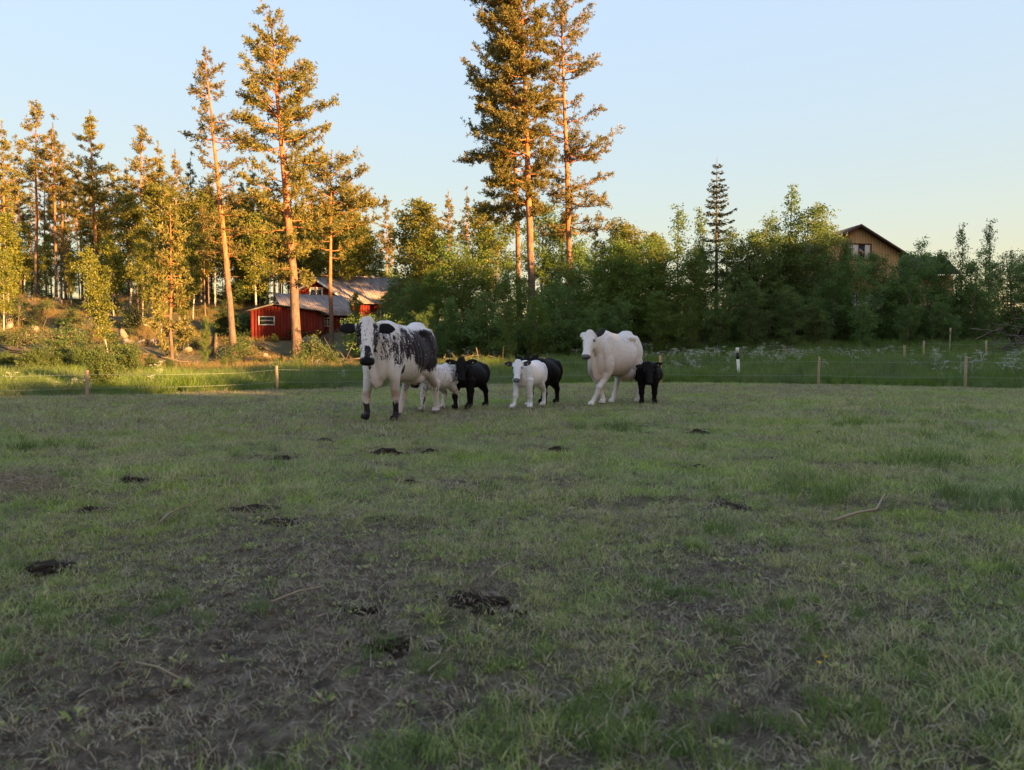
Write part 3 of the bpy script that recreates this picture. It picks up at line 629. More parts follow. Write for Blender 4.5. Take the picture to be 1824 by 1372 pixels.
sl = broadleaf(451, 8, 0.75, 0.25, 0.11, 40, 6, 11, 1, 0.05, 'dark_leaf', 'grey_bark', 'cone', spread=0.17)
plant_px(sl, "aspen_tree", "slim aspen with a wispy spire top, tallest leafy tree on the right", "tree", 1405, 44, 330, 0.3, None, 1.0)
plant_px(sl, "aspen_tree", "thin airy aspen left of the lone spruce", "tree", 1205, 45, 366, 1.7, None, 1.1)
plant_px(sl, "aspen_tree", "thin airy aspen touching the lone spruce on its left", "tree", 1245, 45, 372, 2.9, None, 0.9)
plant_px(sl, "aspen_tree", "small round topped aspen above the dark roof", "tree", 1710, 43, 400, 3.9, None, 0.8)
plant_px(sl, "aspen_tree", "slim aspen at the right end of the dark roof", "tree", 1758, 43, 393, 5.0, None, 0.85)
plant_px(SPRUCES[0], "spruce_tree", "small spruce tip near the right edge of the photo", "tree", 1797, 48, 440, 5.0, None, 0.6)

# --- the wood outside the frame on the right whose long shadow lies over the field
def shade_wood():
    rg = np.random.default_rng(99); a = Acc(); us = -22.0; tops = [(-25, 13), (4, 11), (6, 8.9), (8.8, 8.75), (9.2, 8.25), (10.9, 8.2), (11.2, 8.9), (13.6, 8.9), (14.2, 9.8), (19.5, 9.7), (21, 9.3), (26.6, 9.3), (27.2, 15.3), (30, 15.5), (33, 15.2), (42, 15.2), (56, 15.8), (60, 20), (85, 20.5)]
    while us < 84:
        for row in range(3):
            u = us + rg.uniform(-0.4, 0.4); w = 50 + row * 3.0 + rg.uniform(-1, 1)
            p = SH * w + SN * u; z0 = float(terrain(p[0], p[1], False))
            top = np.interp(u, [t_[0] for t_ in tops], [t_[1] for t_ in tops]) * (1 + (row * 3) * 0.0025) * rg.uniform(0.985, 1.0)
            H = top - z0; n = 620
            hz = rg.random(n) ** 0.9; rr = 1.0 * np.sqrt(rg.random(n)) * np.clip(1.15 - hz ** 2.2, 0.08, 1)
            az = rg.random(n) * 6.283
            C = np.stack([p[0] + rr * np.cos(az), p[1] + rr * np.sin(az), z0 + 0.2 + hz * (H - 0.3)], 1)
            blades(a, rg, C, rg.normal(size=(n, 3)), 0.55, 0.5, rg.random(n))
            tube(a, [(p[0], p[1], z0 - 0.3), (p[0], p[1], top - 0.5)], [0.15, 0.03], 5, 0.0)
        us += 0.72
    o = link("far_wood", a.mesh("far_wood", M['dark_leaf'])); tag(o, "dense wood edge standing right of the field, shading it", None, None, "stuff")
shade_wood()

# ------------------------------------------------------------------ buildings
def paint(name, col, vary=0.25, board=None, rough=0.85):
    t = NT(name); nz = t.noise(t.objc(), 2.5, 5, 0.65, (1, 1, 0.4))
    c = t.ramp(nz, [(0.3, tuple(v * (1 - vary) for v in col)), (0.7, tuple(min(1, v * (1 + vary)) for v in col))])
    return t.done(t.bsdf(c, rough, 0.25, nz, 0.2, 0.01))
M['red'] = paint("falu_red_boards", (0.17, 0.022, 0.014), 0.3); M['white'] = paint("white_paint", (0.66, 0.64, 0.58), 0.08, rough=0.6)
M['yellow'] = paint("yellow_boards", (0.42, 0.27, 0.13), 0.08); M['brown'] = paint("brown_trim", (0.07, 0.035, 0.025), 0.2)
M['darkroof'] = paint("dark_roof", (0.035, 0.035, 0.038), 0.2); M['stone'] = paint("grey_plinth", (0.25, 0.24, 0.22), 0.2)
t = NT("weathered_metal"); nz = t.noise(t.objc(), 1.6, 6, 0.7, (1, 0.35, 1)); 
M['tin'] = t.done(t.bsdf(t.ramp(nz, [(0.34, (0.15, 0.085, 0.06)), (0.5, (0.27, 0.23, 0.205)), (0.72, (0.40, 0.37, 0.35))]), 0.6, 0.4, nz, 0.15, 0.01))
t = NT("window_glass"); M['glass'] = t.done(t.bsdf((0.03, 0.035, 0.04), 0.06, 0.9))
t = NT("curtain"); M['curtain'] = t.done(t.bsdf((0.55, 0.53, 0.48), 0.9, 0.1))
t = NT("wood_post"); nz = t.noise(t.objc(), 12, 5, 0.7, (1, 1, 0.15)); M['post'] = t.done(t.bsdf(t.ramp(nz, [(0.3, (0.24, 0.18, 0.12)), (0.7, (0.46, 0.37, 0.26))]), 0.85, 0.2, nz, 0.4, 0.01))
t = NT("orange_post"); nz = t.noise(t.objc(), 12, 5, 0.7, (1, 1, 0.15)); M['orange_post'] = t.done(t.bsdf(t.ramp(nz, [(0.3, (0.42, 0.22, 0.08)), (0.7, (0.62, 0.38, 0.16))]), 0.8, 0.2))  # base colour more orange than the other posts
t = NT("fence_wire"); M['wire'] = t.done(t.bsdf((0.26, 0.30, 0.27), 0.6, 0.3))
t = NT("black_plastic"); M['black'] = t.done(t.bsdf((0.015, 0.015, 0.016), 0.5, 0.4))

def frame(O, Lx, N):                     # local x along the wall, local y out of it backwards, z up
    Lx = np.array([Lx[0], Lx[1], 0.0]); Lx /= np.linalg.norm(Lx); Ny = np.array([-Lx[1], Lx[0], 0.0])
    m = np.eye(4); m[:3, 0] = Lx; m[:3, 1] = Ny; m[:3, 3] = O; return m
def fbox(name, root, mat, *a6):
    a = Acc(); box(a, *a6); return link(name, a.mesh(name, mat), root)
def poly_prism(name, root, mat, pts, y0, y1):   # outline in x,z extruded in y
    n = len(pts); V = [(x, y0, z) for x, z in pts] + [(x, y1, z) for x, z in pts]
    me = bpy.data.meshes.new(name)
    me.from_pydata(V, [], [tuple(range(n)), tuple(range(2 * n - 1, n - 1, -1))] + [(i, i + n, (i + 1) % n + n, (i + 1) % n) for i in range(n)])
    me.materials.append(mat); me.update(); return link(name, me, root)
def window(root, x, z, w, h, y=-0.02, nx=2, nz=2, mat='white', pane='glass', fw=0.07, curtain=False):
    """frame proud of the wall, pane behind, glazing bars"""
    a = Acc()
    box(a, x - w/2 - fw, x - w/2, y - 0.05, y, z - h/2 - fw, z + h/2 + fw); box(a, x + w/2, x + w/2 + fw, y - 0.05, y, z - h/2 - fw, z + h/2 + fw)
    box(a, x - w/2, x + w/2, y - 0.05, y, z + h/2, z + h/2 + fw); box(a, x - w/2, x + w/2, y - 0.05, y, z - h/2 - fw, z - h/2)
    wdw = link("window", a.mesh("window", M[mat]), root)
    a = Acc()
    for i in range(1, nx): box(a, x - w/2 + w*i/nx - 0.018, x - w/2 + w*i/nx + 0.018, y - 0.035, y - 0.008, z - h/2, z + h/2)
    for k in range(1, nz):
        for i in range(nx): box(a, x - w/2 + w*i/nx + 0.018*(i > 0), x - w/2 + w*(i+1)/nx - 0.018*(i < nx-1), y - 0.034, y - 0.009, z - h/2 + h*k/nz - 0.016, z - h/2 + h*k/nz + 0.016)
    if a.n: link("glazing_bar", a.mesh("glazing_bar", M[mat]), wdw)
    a = Acc(); box(a, x - w/2, x + w/2, y - 0.006, y + 0.004, z - h/2, z + h/2); link("pane", a.mesh("pane", M[pane]), wdw)
    if curtain:
        a = Acc(); box(a, x - w/2, x - w*0.02, y - 0.012, y - 0.0065, z - h*0.5, z + h*0.5); box(a, x + w*0.26, x + w/2, y - 0.012, y - 0.0065, z - h*0.5, z + h*0.5); link("curtain", a.mesh("curtain", M['curtain']), wdw)
    return wdw
_sheetmesh = {}
def roof_sheets(root, x0, x1, ylow, zlow, yhigh, zhigh, n, seed=0, mat='tin'):
    """a slope of lapped metal sheets, one object each"""
    rg = random.Random(seed); run = math.hypot(yhigh - ylow, zhigh - zlow); ang = math.atan2(zhigh - zlow, yhigh - ylow); w = (x1 - x0) / n
    key = (round(w, 3), round(run, 3), mat)
    if key not in _sheetmesh:
        a = Acc(); ribs = 4
        for r_ in range(ribs):
            xa = w * r_ / ribs; box(a, xa, xa + w/ribs * 0.72, 0, run, 0, 0.02); box(a, xa + w/ribs * 0.72, xa + w/ribs, 0, run, 0, 0.045)
        _sheetmesh[key] = a.mesh("roof_sheet", M[mat])
    for i in range(n):
        o = link("roof_sheet", _sheetmesh[key], root)
        o.location = (x0 + w * i, ylow - rg.uniform(0, 0.05), zlow + rg.uniform(0, 0.008) + 0.006 * (i % 2)); o.rotation_euler = (ang, 0, 0)
def boards(root, x0, x1, z0, ztop, n, y=-0.02, mat='red', seed=1):
    """vertical wall boards, one object each; ztop(x) gives the upper edge"""
    rg = random.Random(seed); w = (x1 - x0) / n
    for i in range(n):
        xa = x0 + i * w; a = Acc(); dy = rg.uniform(0, 0.012); za, zb = ztop(xa + 0.01), ztop(xa + w - 0.01)
        V = [(xa + .006, y - dy, z0), (xa + w - .006, y - dy, z0), (xa + w - .006, y - dy, zb), (xa + .006, y - dy, za), (xa + .006, 0.0, z0), (xa + w - .006, 0.0, z0), (xa + w - .006, 0.0, zb), (xa + .006, 0.0, za)]
        a.add(V, [(0, 1, 2, 3), (5, 4, 7, 6), (0, 4, 5, 1), (1, 5, 6, 2), (2, 6, 7, 3), (3, 7, 4, 0)])
        link("board", a.mesh("board", M[mat]), root)

L_ = np.array([0.89, 0.456]); BANG = math.atan2(L_[1], L_[0])
# big barn: local x runs along its front wall, local -y faces the field
def barn_main():
    ridge0 = np.array([-13.9, 60.0]); N = np.array([0.456, -0.89]); run = 4.4
    o2 = ridge0 - L_ * 1.6 + N * run                                   # left end of the front wall
    root = thing("red_barn", "long red barn with big sunlit metal roof behind the pines", "barn", (o2[0], o2[1], 0), BANG)
    Lg = 8.6; ze = 5.05; zr = 7.3; zb = 2.0
    fbox("wall", root, M['red'], 0, Lg, 0, 0.12, zb, ze)
    fbox("wall", root, M['red'], 0, Lg, 2 * run - 0.12, 2 * run, zb, ze)
    for x0 in (0, Lg - 0.12):
        me = bpy.data.meshes.new("gable_wall"); p = [(0.122, zb), (2*run - 0.122, zb), (2*run - 0.122, ze), (run, zr - 0.1), (0.122, ze)]; n = 5
        me.from_pydata([(x0, y, z) for y, z in p] + [(x0 + 0.12, y, z) for y, z in p], [], [tuple(range(n - 1, -1, -1)), tuple(range(n, 2*n))] + [(i, (i+1) % n, (i+1) % n + n, i + n) for i in range(n)])
        me.materials.append(M['red']); link("gable_wall", me, root)
    boards(root, 0.0, Lg, zb, lambda x: ze - 0.04, 42, seed=3)
    roof_sheets(root, -0.3, Lg + 0.3, -0.45, ze - 0.20, run, zr, 11, 5)
    fbox("back_roof", root, M['tin'], 0, 0.01, 0, 0.01, 0, 0.01) if False else None
    a = Acc(); V = [(-0.3, run, zr), (Lg + .3, run, zr), (Lg + .3, 2*run + .45, ze - .2), (-.3, 2*run + .45, ze - .2)]; V2 = [(x, y, z - 0.06) for x, y, z in V]
    a.add(V + V2, [(0, 1, 2, 3), (7, 6, 5, 4), (0, 4, 5, 1), (1, 5, 6, 2), (2, 6, 7, 3), (3, 7, 4, 0)]); link("back_roof", a.mesh("back_roof", M['tin']), root)
    a = Acc(); tube(a, [(-0.35, run, zr + .03), (Lg + .35, run, zr + .03)], [0.08, 0.08], 6); link("ridge_cap", a.mesh("ridge_cap", M['tin']), root)
    window(root, 6.1, 3.4, 0.6, 0.75, -0.045, 2, 3); window(root, 7.7, 3.4, 0.6, 0.75, -0.045, 2, 3); window(root, 4.2, 3.9, 0.6, 0.9, -0.045, 2, 3)
    fbox("bargeboard", root, M['white'], Lg + 0.31, Lg + 0.34, -0.45, -0.30, ze - 0.28, ze - 0.1)
barn_main()
def gable_wing():
    ap = at(562.4, 500, 55.0); hw = 2.3; dz = 1.45; Nin = np.array([-0.456, 0.89])
    O = ap[:2] - L_ * hw
    root = thing("red_gable_house", "red gabled house front with white framed upper window, lit orange", "house", (O[0], O[1], 0), BANG)
    zt = float(ap[2]); ze = zt - dz; zb = 2.2; dep = 5.0
    poly_prism("wall", root, M['red'], [(0, zb), (2*hw, zb), (2*hw, ze), (hw, zt - 0.02), (0, ze)], 0.0, 0.12)
    boards(root, 0, 2*hw, 4.0, lambda x: zt - 0.05 - abs(x - hw) * dz / hw, 22, seed=8)
    fbox("side_wall", root, M['red'], 2*hw - 0.12, 2*hw, 0.121, dep, zb, ze); fbox("side_wall", root, M['red'], 0, 0.12, 0.121, dep, zb, ze)
    for s in (-1, 1):
        a = Acc(); xo = hw + s * (hw + 0.35); zo = ze - 0.35 * dz / hw
        V = [(hw, -0.3, zt + .08), (xo, -0.3, zo + .08), (xo, dep, zo + .08), (hw, dep, zt + .08)]; V2 = [(x, y, z - 0.07) for x, y, z in V]
        a.add(V + V2, [(0, 1, 2, 3), (7, 6, 5, 4), (0, 4, 5, 1), (1, 5, 6, 2), (2, 6, 7, 3), (3, 7, 4, 0)]); link("roof_slope", a.mesh("roof_slope", M['tin']), root)
        a = Acc(); V = [(hw, -0.34, zt + .06), (xo, -0.34, zo + .06), (xo, -0.34, zo - .12), (hw, -0.34, zt - .12)]; V2 = [(x, y + 0.035, z) for x, y, z in V]
        a.add(V + V2, [(0, 1, 2, 3), (7, 6, 5, 4), (0, 4, 5, 1), (1, 5, 6, 2), (2, 6, 7, 3), (3, 7, 4, 0)]); link("bargeboard", a.mesh("bargeboard", M['white'] if s > 0 else M['brown']), root)
    window(root, hw, zt - 0.95, 0.75, 0.5, -0.045, 2, 1, fw=0.11); fbox("window_header", root, M['white'], hw - 0.62, hw + 0.62, -0.11, -0.047, zt - 0.585, zt - 0.49)
gable_wing()
def lean_to():
    e0 = at(512, 558, 49.5); e0[2] = 3.8; Lg = 4.3
    root = thing("lean_to", "low red lean-to with streaked metal roof and two white windows", "shed", (e0[0], e0[1], 0), BANG)
    fbox("wall", root, M['red'], 0, Lg, 0, 0.12, 2.0, 3.75); boards(root, 0, Lg, 2.0, lambda x: 3.7, 21, seed=12)
    for x0 in (0.0, Lg - 0.12):
        me = bpy.data.meshes.new("side_wall"); p = [(0.121, 2.0), (3.4, 2.0), (3.4, 5.15), (0.121, 3.78)]; n = 4
        me.from_pydata([(x0, y, z) for y, z in p] + [(x0 + 0.12, y, z) for y, z in p], [], [tuple(range(n - 1, -1, -1)), tuple(range(n, 2*n))] + [(i, (i+1) % n, (i+1) % n + n, i + n) for i in range(n)])
        me.materials.append(M['red']); link("side_wall", me, root)
    roof_sheets(root, -0.25, Lg + 0.25, -0.35, 3.68, 3.5, 5.3, 8, 7)
    window(root, 2.65, 3.25, 0.5, 0.45, -0.045, 3, 3); window(root, 3.75, 3.25, 0.5, 0.45, -0.045, 2, 2)
lean_to()
def small_shed():
    c0 = at(446, 554, 46.5); c1 = at(562, 554, 46.5); Wd = float(c1[0] - c0[0]) ; zt = float(c0[2])
    root = thing("small_shed", "small dark red shed with low roof and wide white window, left of the lean-to", "shed", (c0[0], c0[1], 0), 0.10)
    prof = [(0, 1.7), (Wd, 1.7), (Wd, zt - 0.05), (Wd * 0.36, zt + 0.32), (0, zt)]
    poly_prism("wall", root, M['red'], prof, 0, 0.12); fbox("side_wall", root, M['red'], 0, 0.12, 0.121, 3.2, 1.7, zt); fbox("side_wall", root, M['red'], Wd - 0.12, Wd, 0.121, 3.2, 1.7, zt - 0.05)
    boards(root, 0, Wd, 1.7, lambda x: np.interp(x, [0, Wd * .36, Wd], [zt - .03, zt + .29, zt - .08]), 20, seed=22)
    for (xa, za, xb, zb_) in ((-0.25, zt - 0.04, Wd * .36, zt + 0.42), (Wd * .36, zt + 0.42, Wd + 0.3, zt)):
        a = Acc(); V = [(xa, -0.3, za + .03), (xb, -0.3, zb_ + .03), (xb, 3.4, zb_ + .03), (xa, 3.4, za + .03)]; V2 = [(x, y, z - 0.06) for x, y, z in V]
        a.add(V + V2, [(0, 1, 2, 3), (7, 6, 5, 4), (0, 4, 5, 1), (1, 5, 6, 2), (2, 6, 7, 3), (3, 7, 4, 0)]); link("roof_slope", a.mesh("roof_slope", M['tin']), root)
    window(root, 0.97, zt - 0.60, 0.85, 0.42, -0.045, 1, 2)
small_shed()
def yellow_house():
    ap = at(1532.5, 402, 60); zt = float(ap[2]); hw = 3.6; sl = 0.56; ze = zt - hw * sl
    root = thing("yellow_house", "yellow house gable with brown roof edge and large window above the thicket", "house", (ap[0] - hw, ap[1], 0), 0.12)
    poly_prism("wall", root, M['yellow'], [(0, 5.9), (2*hw, 5.9), (2*hw, ze), (hw, zt - .05), (0, ze)], 0, 0.15)
    fbox("plinth_wall", root, M['stone'], 0, 2*hw, -0.06, 0.14, 2.2, 5.897)
    nb = 30
    for i in range(nb):
        xa = 2*hw*i/nb; w = 2*hw/nb; za = zt - .08 - abs(xa + .01 - hw) * sl; zc = zt - .08 - abs(xa + w - .01 - hw) * sl
        a = Acc(); V = [(xa+.005, -.025, 5.9), (xa+w-.005, -.025, 5.9), (xa+w-.005, -.025, zc), (xa+.005, -.025, za), (xa+.005, 0, 5.9), (xa+w-.005, 0, 5.9), (xa+w-.005, 0, zc), (xa+.005, 0, za)]
        a.add(V, [(0, 1, 2, 3), (5, 4, 7, 6), (0, 4, 5, 1), (1, 5, 6, 2), (2, 6, 7, 3), (3, 7, 4, 0)]); link("board", a.mesh("board", M['yellow']), root)
    fbox("side_wall", root, M['yellow'], 0, 0.15, 0.152, 9, 2.2, ze); fbox("side_wall", root, M['yellow'], 2*hw - .15, 2*hw, 0.152, 9, 2.2, ze)
    for s in (-1, 1):
        a = Acc(); xo = hw + s * (hw + 0.5); zo = ze - 0.5 * sl
        V = [(hw, -0.5, zt + .1), (xo, -0.5, zo + .1), (xo, 9.2, zo + .1), (hw, 9.2, zt + .1)]; V2 = [(x, y, z - 0.1) for x, y, z in V]
        a.add(V + V2, [(0, 1, 2, 3), (7, 6, 5, 4), (0, 4, 5, 1), (1, 5, 6, 2), (2, 6, 7, 3), (3, 7, 4, 0)]); link("roof_slope", a.mesh("roof_slope", M['darkroof']), root)
        a = Acc(); V = [(hw, -0.54, zt + .12), (xo, -0.54, zo + .12), (xo, -0.54, zo - .08), (hw, -0.54, zt - .08)]; V2 = [(x, y + 0.035, z) for x, y, z in V]
        a.add(V + V2, [(0, 1, 2, 3), (7, 6, 5, 4), (0, 4, 5, 1), (1, 5, 6, 2), (2, 6, 7, 3), (3, 7, 4, 0)]); link("bargeboard", a.mesh("bargeboard", M['brown']), root)
    window(root, hw + 0.1, zt - 2.0, 1.95, 1.15, -0.05, 2, 1, 'brown', 'glass', 0.09, True)
yellow_house()
def dark_house():
    c0 = at(1606, 443, 64); c1 = at(1742, 443, 64); w = float(c1[0] - c0[0]); zt = float(c0[2])
    root = thing("dark_roofed_house", "long dark roof behind the thicket right of the yellow gable", "house", (c0[0], c0[1], 0), 0.0)
    fbox("wall", root, M['yellow'], 0.3, w - 0.3, 3.0, 7.0, 2.2, zt - 1.9)
    for s in (0, 1):
        a = Acc(); ya = 5.0; yb = 2.3 if s == 0 else 7.7
        V = [(0, ya, zt), (w, ya, zt), (w, yb, zt - 1.8), (0, yb, zt - 1.8)]; V2 = [(x, y, z - 0.1) for x, y, z in V]
        a.add(V + V2, [(0, 1, 2, 3), (7, 6, 5, 4), (0, 4, 5, 1), (1, 5, 6, 2), (2, 6, 7, 3), (3, 7, 4, 0)]); link("roof_slope", a.mesh("roof_slope", M['darkroof']), root)
dark_house()

# ------------------------------------------------------------------ fences
def fence(name, label, posts, hts, wires, pr=0.045, mats=None):
    root = thing(name, label, "fence", (posts[0][0], posts[0][1], float(terrain(posts[0][0], posts[0][1], False))))
    o0 = np.array(root.location); tops = []
    rg = random.Random(len(posts))
    for k, (x, y) in enumerate(posts):
        z = float(terrain(x, y, False)); h = hts[k]; a = Acc(); dx, dy = rg.uniform(-.03, .03), rg.uniform(-.03, .03)
        tube(a, [(0, 0, -0.3), (dx/2, dy/2, h/2), (dx, dy, h - 0.01), (dx, dy, h)], [pr, pr * .97, pr * .95, pr * .8], 8)
        p = link("post", a.mesh("post", M[(mats or {}).get(k, 'post')], True), root, Vector((x, y, z)) - Vector(o0))
        if k in (mats or {}): p["label"] = "orange wooden fence post"
        tops.append((x, y, z))
    for hz in wires:
        P = []
        for k in range(len(tops) - 1):
            a0, a1 = np.array(tops[k]), np.array(tops[k + 1])
            for s in np.linspace(0, 1, 6)[:-1]:
                q = a0 + (a1 - a0) * s; q = q + np.array([0, -pr - 0.004, hz * min(hts[k], hts[k+1]) - 0.05 * 4 * s * (1 - s) * 0.6]); P.append(q - o0)
        q = np.array(tops[-1]) + np.array([0, -pr - 0.004, hz * hts[-1]]); P.append(q - o0)
        a = Acc(); tube(a, P, 0.0036, 4); link("wire", a.mesh("wire", M['wire']), root)
    return root
FP = [(-18.5, 13.0), (-13.2, 15.0), (-9.3, 16.6), (-6.25, 20.2), (-3.0, 23.0), (1.0, 25.4), (5.1, 26.0), (9.65, 23.9), (13.2, 22.1), (17.5, 19.8), (23, 16.5)]
fence("fence", "low wooden stake fence with two wires along the back of the field", FP, [.95, .95, .62, .68, .85, .9, .98, .92, .94, .92, .9], (0.84, 0.36), 0.042, {6: 'orange_post'})
BP = [at(1611, 640, 30), at(1645, 640, 33), at(1757, 642, 32.5), at(1900, 650, 31)]
fence("fence", "second wire fence further back in the tall grass on the right", [(p[0], p[1]) for p in BP], [.78, 1.0, 1.05, 1.0], (0.9, 0.5), 0.045)
b2 = thing("stake", "thin solitary stake behind the back fence, near the thicket", "stake", (*at(1691, 640, 36)[:2], float(terrain(at(1691, 640, 36)[0], 36, False))))
a = Acc(); tube(a, [(0, 0, -.2), (0.02, 0, 1.15)], [0.02, 0.02], 6); link("shaft", a.mesh("shaft", M['post']), b2); a = Acc(); box(a, -0.01, 0.05, -0.03, 0.03, 1.152, 1.42); link("stake_head", a.mesh("stake_head", M['post']), b2)
# black and white marker pole
mp = at(1317, 660, 28.5); mz = float(terrain(mp[0], mp[1], False)); ztop = at(1313.5, 619, 28.5)[2]; hp = ztop - mz
pole = thing("marker_pole", "black and white marker pole standing in the tall grass behind the fence", "marker pole", (mp[0], mp[1], mz)); pole.rotation_euler = (0, -0.075, 0.0)
segs = [(-0.3, hp - 0.44, 'white', 'white_band'), (hp - 0.44, hp - 0.19, 'black', 'black_band'), (hp - 0.19, hp, 'white', 'white_band')]
for z0, z1, mt, nm in segs:
    a = Acc(); tube(a, [(0, 0, z0), (0, 0, z1)], [0.058, 0.058], 10); link(nm, a.mesh(nm, M[mt]), pole)

# ------------------------------------------------------------------ stones, logs, brush heaps
def lump(seed, sx, sy, sz, mat, n=10, rough=0.35):
    rg = np.random.default_rng(seed); V = []; Fq = []
    off = rg.normal(size=(6, 3)); 
    for i in range(n + 1):
        th = math.pi * i / n
        for j in range(n * 2):
            ph = math.pi * j / n; d = np.array([math.sin(th) * math.cos(ph), math.sin(th) * math.sin(ph), math.cos(th)])
            r = 1 + rough * sum(math.sin(2.3 * (k + 1) * np.dot(d, off[k]) + k) / (k + 1.5) for k in range(6))
            V.append(d * r * np.array([sx, sy, sz]))
    m = n * 2
    for i in range(n):
        for j in range(m): Fq.append((i * m + j, i * m + (j + 1) % m, (i + 1) * m + (j + 1) % m, (i + 1) * m + j))
    a = Acc(); a.add(V, Fq); return a.mesh("stone", mat, False)
ROCKS = [lump(k, 0.5, 0.42, 0.34, M['rock'], 7) for k in range(4)]
rg = random.Random(5)
for k in range(46):
    px = rg.uniform(-10, 330) if k < 36 else rg.uniform(330, 640); d = rg.uniform(42, 58) if k < 36 else rg.uniform(37, 42)
    x = (px - CX) * d / F; o = link("boulder", ROCKS[k % 4], None, (x, d, float(terrain(x, d, False)) + 0.05)); s = rg.uniform(0.25, 0.8)
    o.scale = (s, s, s * rg.uniform(.6, 1)); o.rotation_euler = (rg.random(), rg.random(), rg.random() * 6); tag(o, "x", "stone", "boulders on the left slope"); auto_label(o, ["pale rounded boulder", "flat pale boulder", "tan angular boulder", "small tan rock"][k % 4], px, d)
st = link("boulder", ROCKS[1], None, (*at(548, 600, 45)[:2], float(terrain(at(548, 600, 45)[0], 45, False)) + 0.2)); st.scale = (1.2, 1, 1.2); tag(st, "grey boulder in the grass in front of the lean-to", "stone")
t = NT("dead_wood"); nz = t.noise(t.objc(), 10, 4, 0.7, (1, 1, 1)); M['deadwood'] = t.done(t.bsdf(t.ramp(nz, [(0.3, (0.06, 0.05, 0.04)), (0.7, (0.17, 0.14, 0.11))]), 0.9, 0.15))
def log_between(p, q, r, label):
    p = np.array(p); q = np.array(q); m = (p + q) / 2; root = thing("fallen_log", label, "log", m)
    rr = np.random.default_rng(int(abs(p[0] * 100))); s = np.linspace(0, 1, 7); P = p[None] * (1 - s)[:, None] + q[None] * s[:, None] - m + rr.normal(size=(7, 3)) * 0.05
    a = Acc(); tube(a, P, np.linspace(r, r * .5, 7), 7); link("stem", a.mesh("stem", M['deadwood'], True), root)
    for k in range(4):
        i = rr.integers(1, 6); a = Acc(); d = rr.normal(size=3) * 0.4; d[2] = abs(d[2]); tube(a, [P[i], P[i] + d * .6, P[i] + d * 1.2], [r * .4, r * .25, r * .12], 5); link("snag", a.mesh("snag", M['deadwood']), root)
def gpt(px, d, dz=0.0): x = (px - CX) * d / F; return (x, d, float(terrain(x, d, False)) + dz)
log_between(gpt(0, 36, 0.35), gpt(125, 34, .2), 0.09, "long pale fallen trunk lying down the slope at far left")
log_between(gpt(40, 40, 0.2), gpt(90, 41, .5), 0.07, "short fallen trunk above the long one at far left")
log_between(gpt(255, 33, 0.6), gpt(340, 34, .3), 0.05, "thin fallen trunk behind the lone sapling")
log_between(gpt(590, 37, 0.15), gpt(640, 36.5, .4), 0.06, "weathered log on the bank just left of the speckled cow's head")
for (px, d, h, lb) in [(384, 40, 1.3, "taller of two bare broken stumps left of the small shed"), (379, 40.5, 1.05, "shorter of two bare broken stumps left of the small shed")]:
    x, y, z = gpt(px, d); a = Acc(); tube(a, [(0, 0, -.2), (0.03, 0, h * .6), (0.06, 0, h)], [.12, .1, .05], 8); o = link("stump", a.mesh("stump", M['deadwood']), None, (x, y, z)); tag(o, lb, "stump")
def brush_heap(px, d, w, h, label, n=90, seed=1):
    x, y, z = gpt(px, d); rr = np.random.default_rng(seed); a = Acc()
    for k in range(n):
        c = np.array([rr.normal() * w * .4, rr.normal() * w * .25, abs(rr.normal()) * h * .35]); dr = rr.normal(size=3); dr[2] *= .5; dr /= np.linalg.norm(dr); L = rr.uniform(.5, 1.6)
        P = [c - dr * L * .5, c + rr.normal(size=3) * .08, c + dr * L * .5]; tube(a, P, [.025 * rr.uniform(.4, 1.4), .02, .008], 4, cap=False)
    o = link("brush_heap", a.mesh("brush_heap", M['deadwood']), None, (x, y, z)); tag(o, label, "brush heap", None, "stuff")
brush_heap(1835, 34, 2.6, 2.6, "heap of dead branches at the right edge before the thicket", 160, 3)
brush_heap(850, 34, 1.8, .6, "tangle of dead twigs under the aspens behind the calves", 70, 5)

# ------------------------------------------------------------------ cattle
def coat_material(name, light, dark, tan=None, speck=0.0, stretch=(26, 26, 7)):
    t = NT(name); d = t.attr("dark").outputs['Fac']; tn = t.attr("tan").outputs['Fac']; P = t.objc()
    n1 = t.noise(P, 1.0, 4, 0.7, stretch); n2 = t.noise(P, 1.0, 3, 0.6, (70, 70, 55)); n3 = t.noise(P, 4, 3, 0.5)
    nn = t.math('ADD', t.math('MULTIPLY', n1, 0.6), t.math('MULTIPLY', n2, 0.4))
    k = t.math('ADD', d, t.math('MULTIPLY', t.math('SUBTRACT', nn, 0.5), 4.2))
    m = t.ramp(k, [(0.46, (0, 0, 0)), (0.56, (1, 1, 1))])
    lc = t.mix(t.math('MULTIPLY', n3, 0.25), light, tuple(v * 0.7 for v in light))
    if tan: lc = t.mix(tn, lc, tan)
    c = t.mix(m, lc, t.ramp(n2, [(0.3, dark), (0.8, tuple(v * 1.8 + 0.004 for v in dark))]))
    c2 = t.mix(t.attr("solid").outputs['Fac'], c, (0.006, 0.0055, 0.006))
    b = t.bsdf(c2, 0.72, 0.12, nn, 0.35, 0.012)
    b.inputs['Sheen Weight'].default_value = 0.0 if light[0] < 0.1 else 0.06
    return t.done(b)
M['coat_speckled'] = coat_material("speckled_coat", (0.68, 0.65, 0.64), (0.016, 0.011, 0.014), (0.30, 0.18, 0.13))
M['coat_white'] = coat_material("white_coat", (0.69, 0.65, 0.62), (0.07, 0.06, 0.07), (0.36, 0.23, 0.17))
M['coat_white_calf'] = coat_material("white_calf_coat", (0.70, 0.70, 0.71), (0.07, 0.06, 0.07), (0.38, 0.27, 0.22))
M['coat_black'] = coat_material("black_coat", (0.006, 0.005, 0.005), (0.005, 0.004, 0.004), (0.012, 0.007, 0.007))
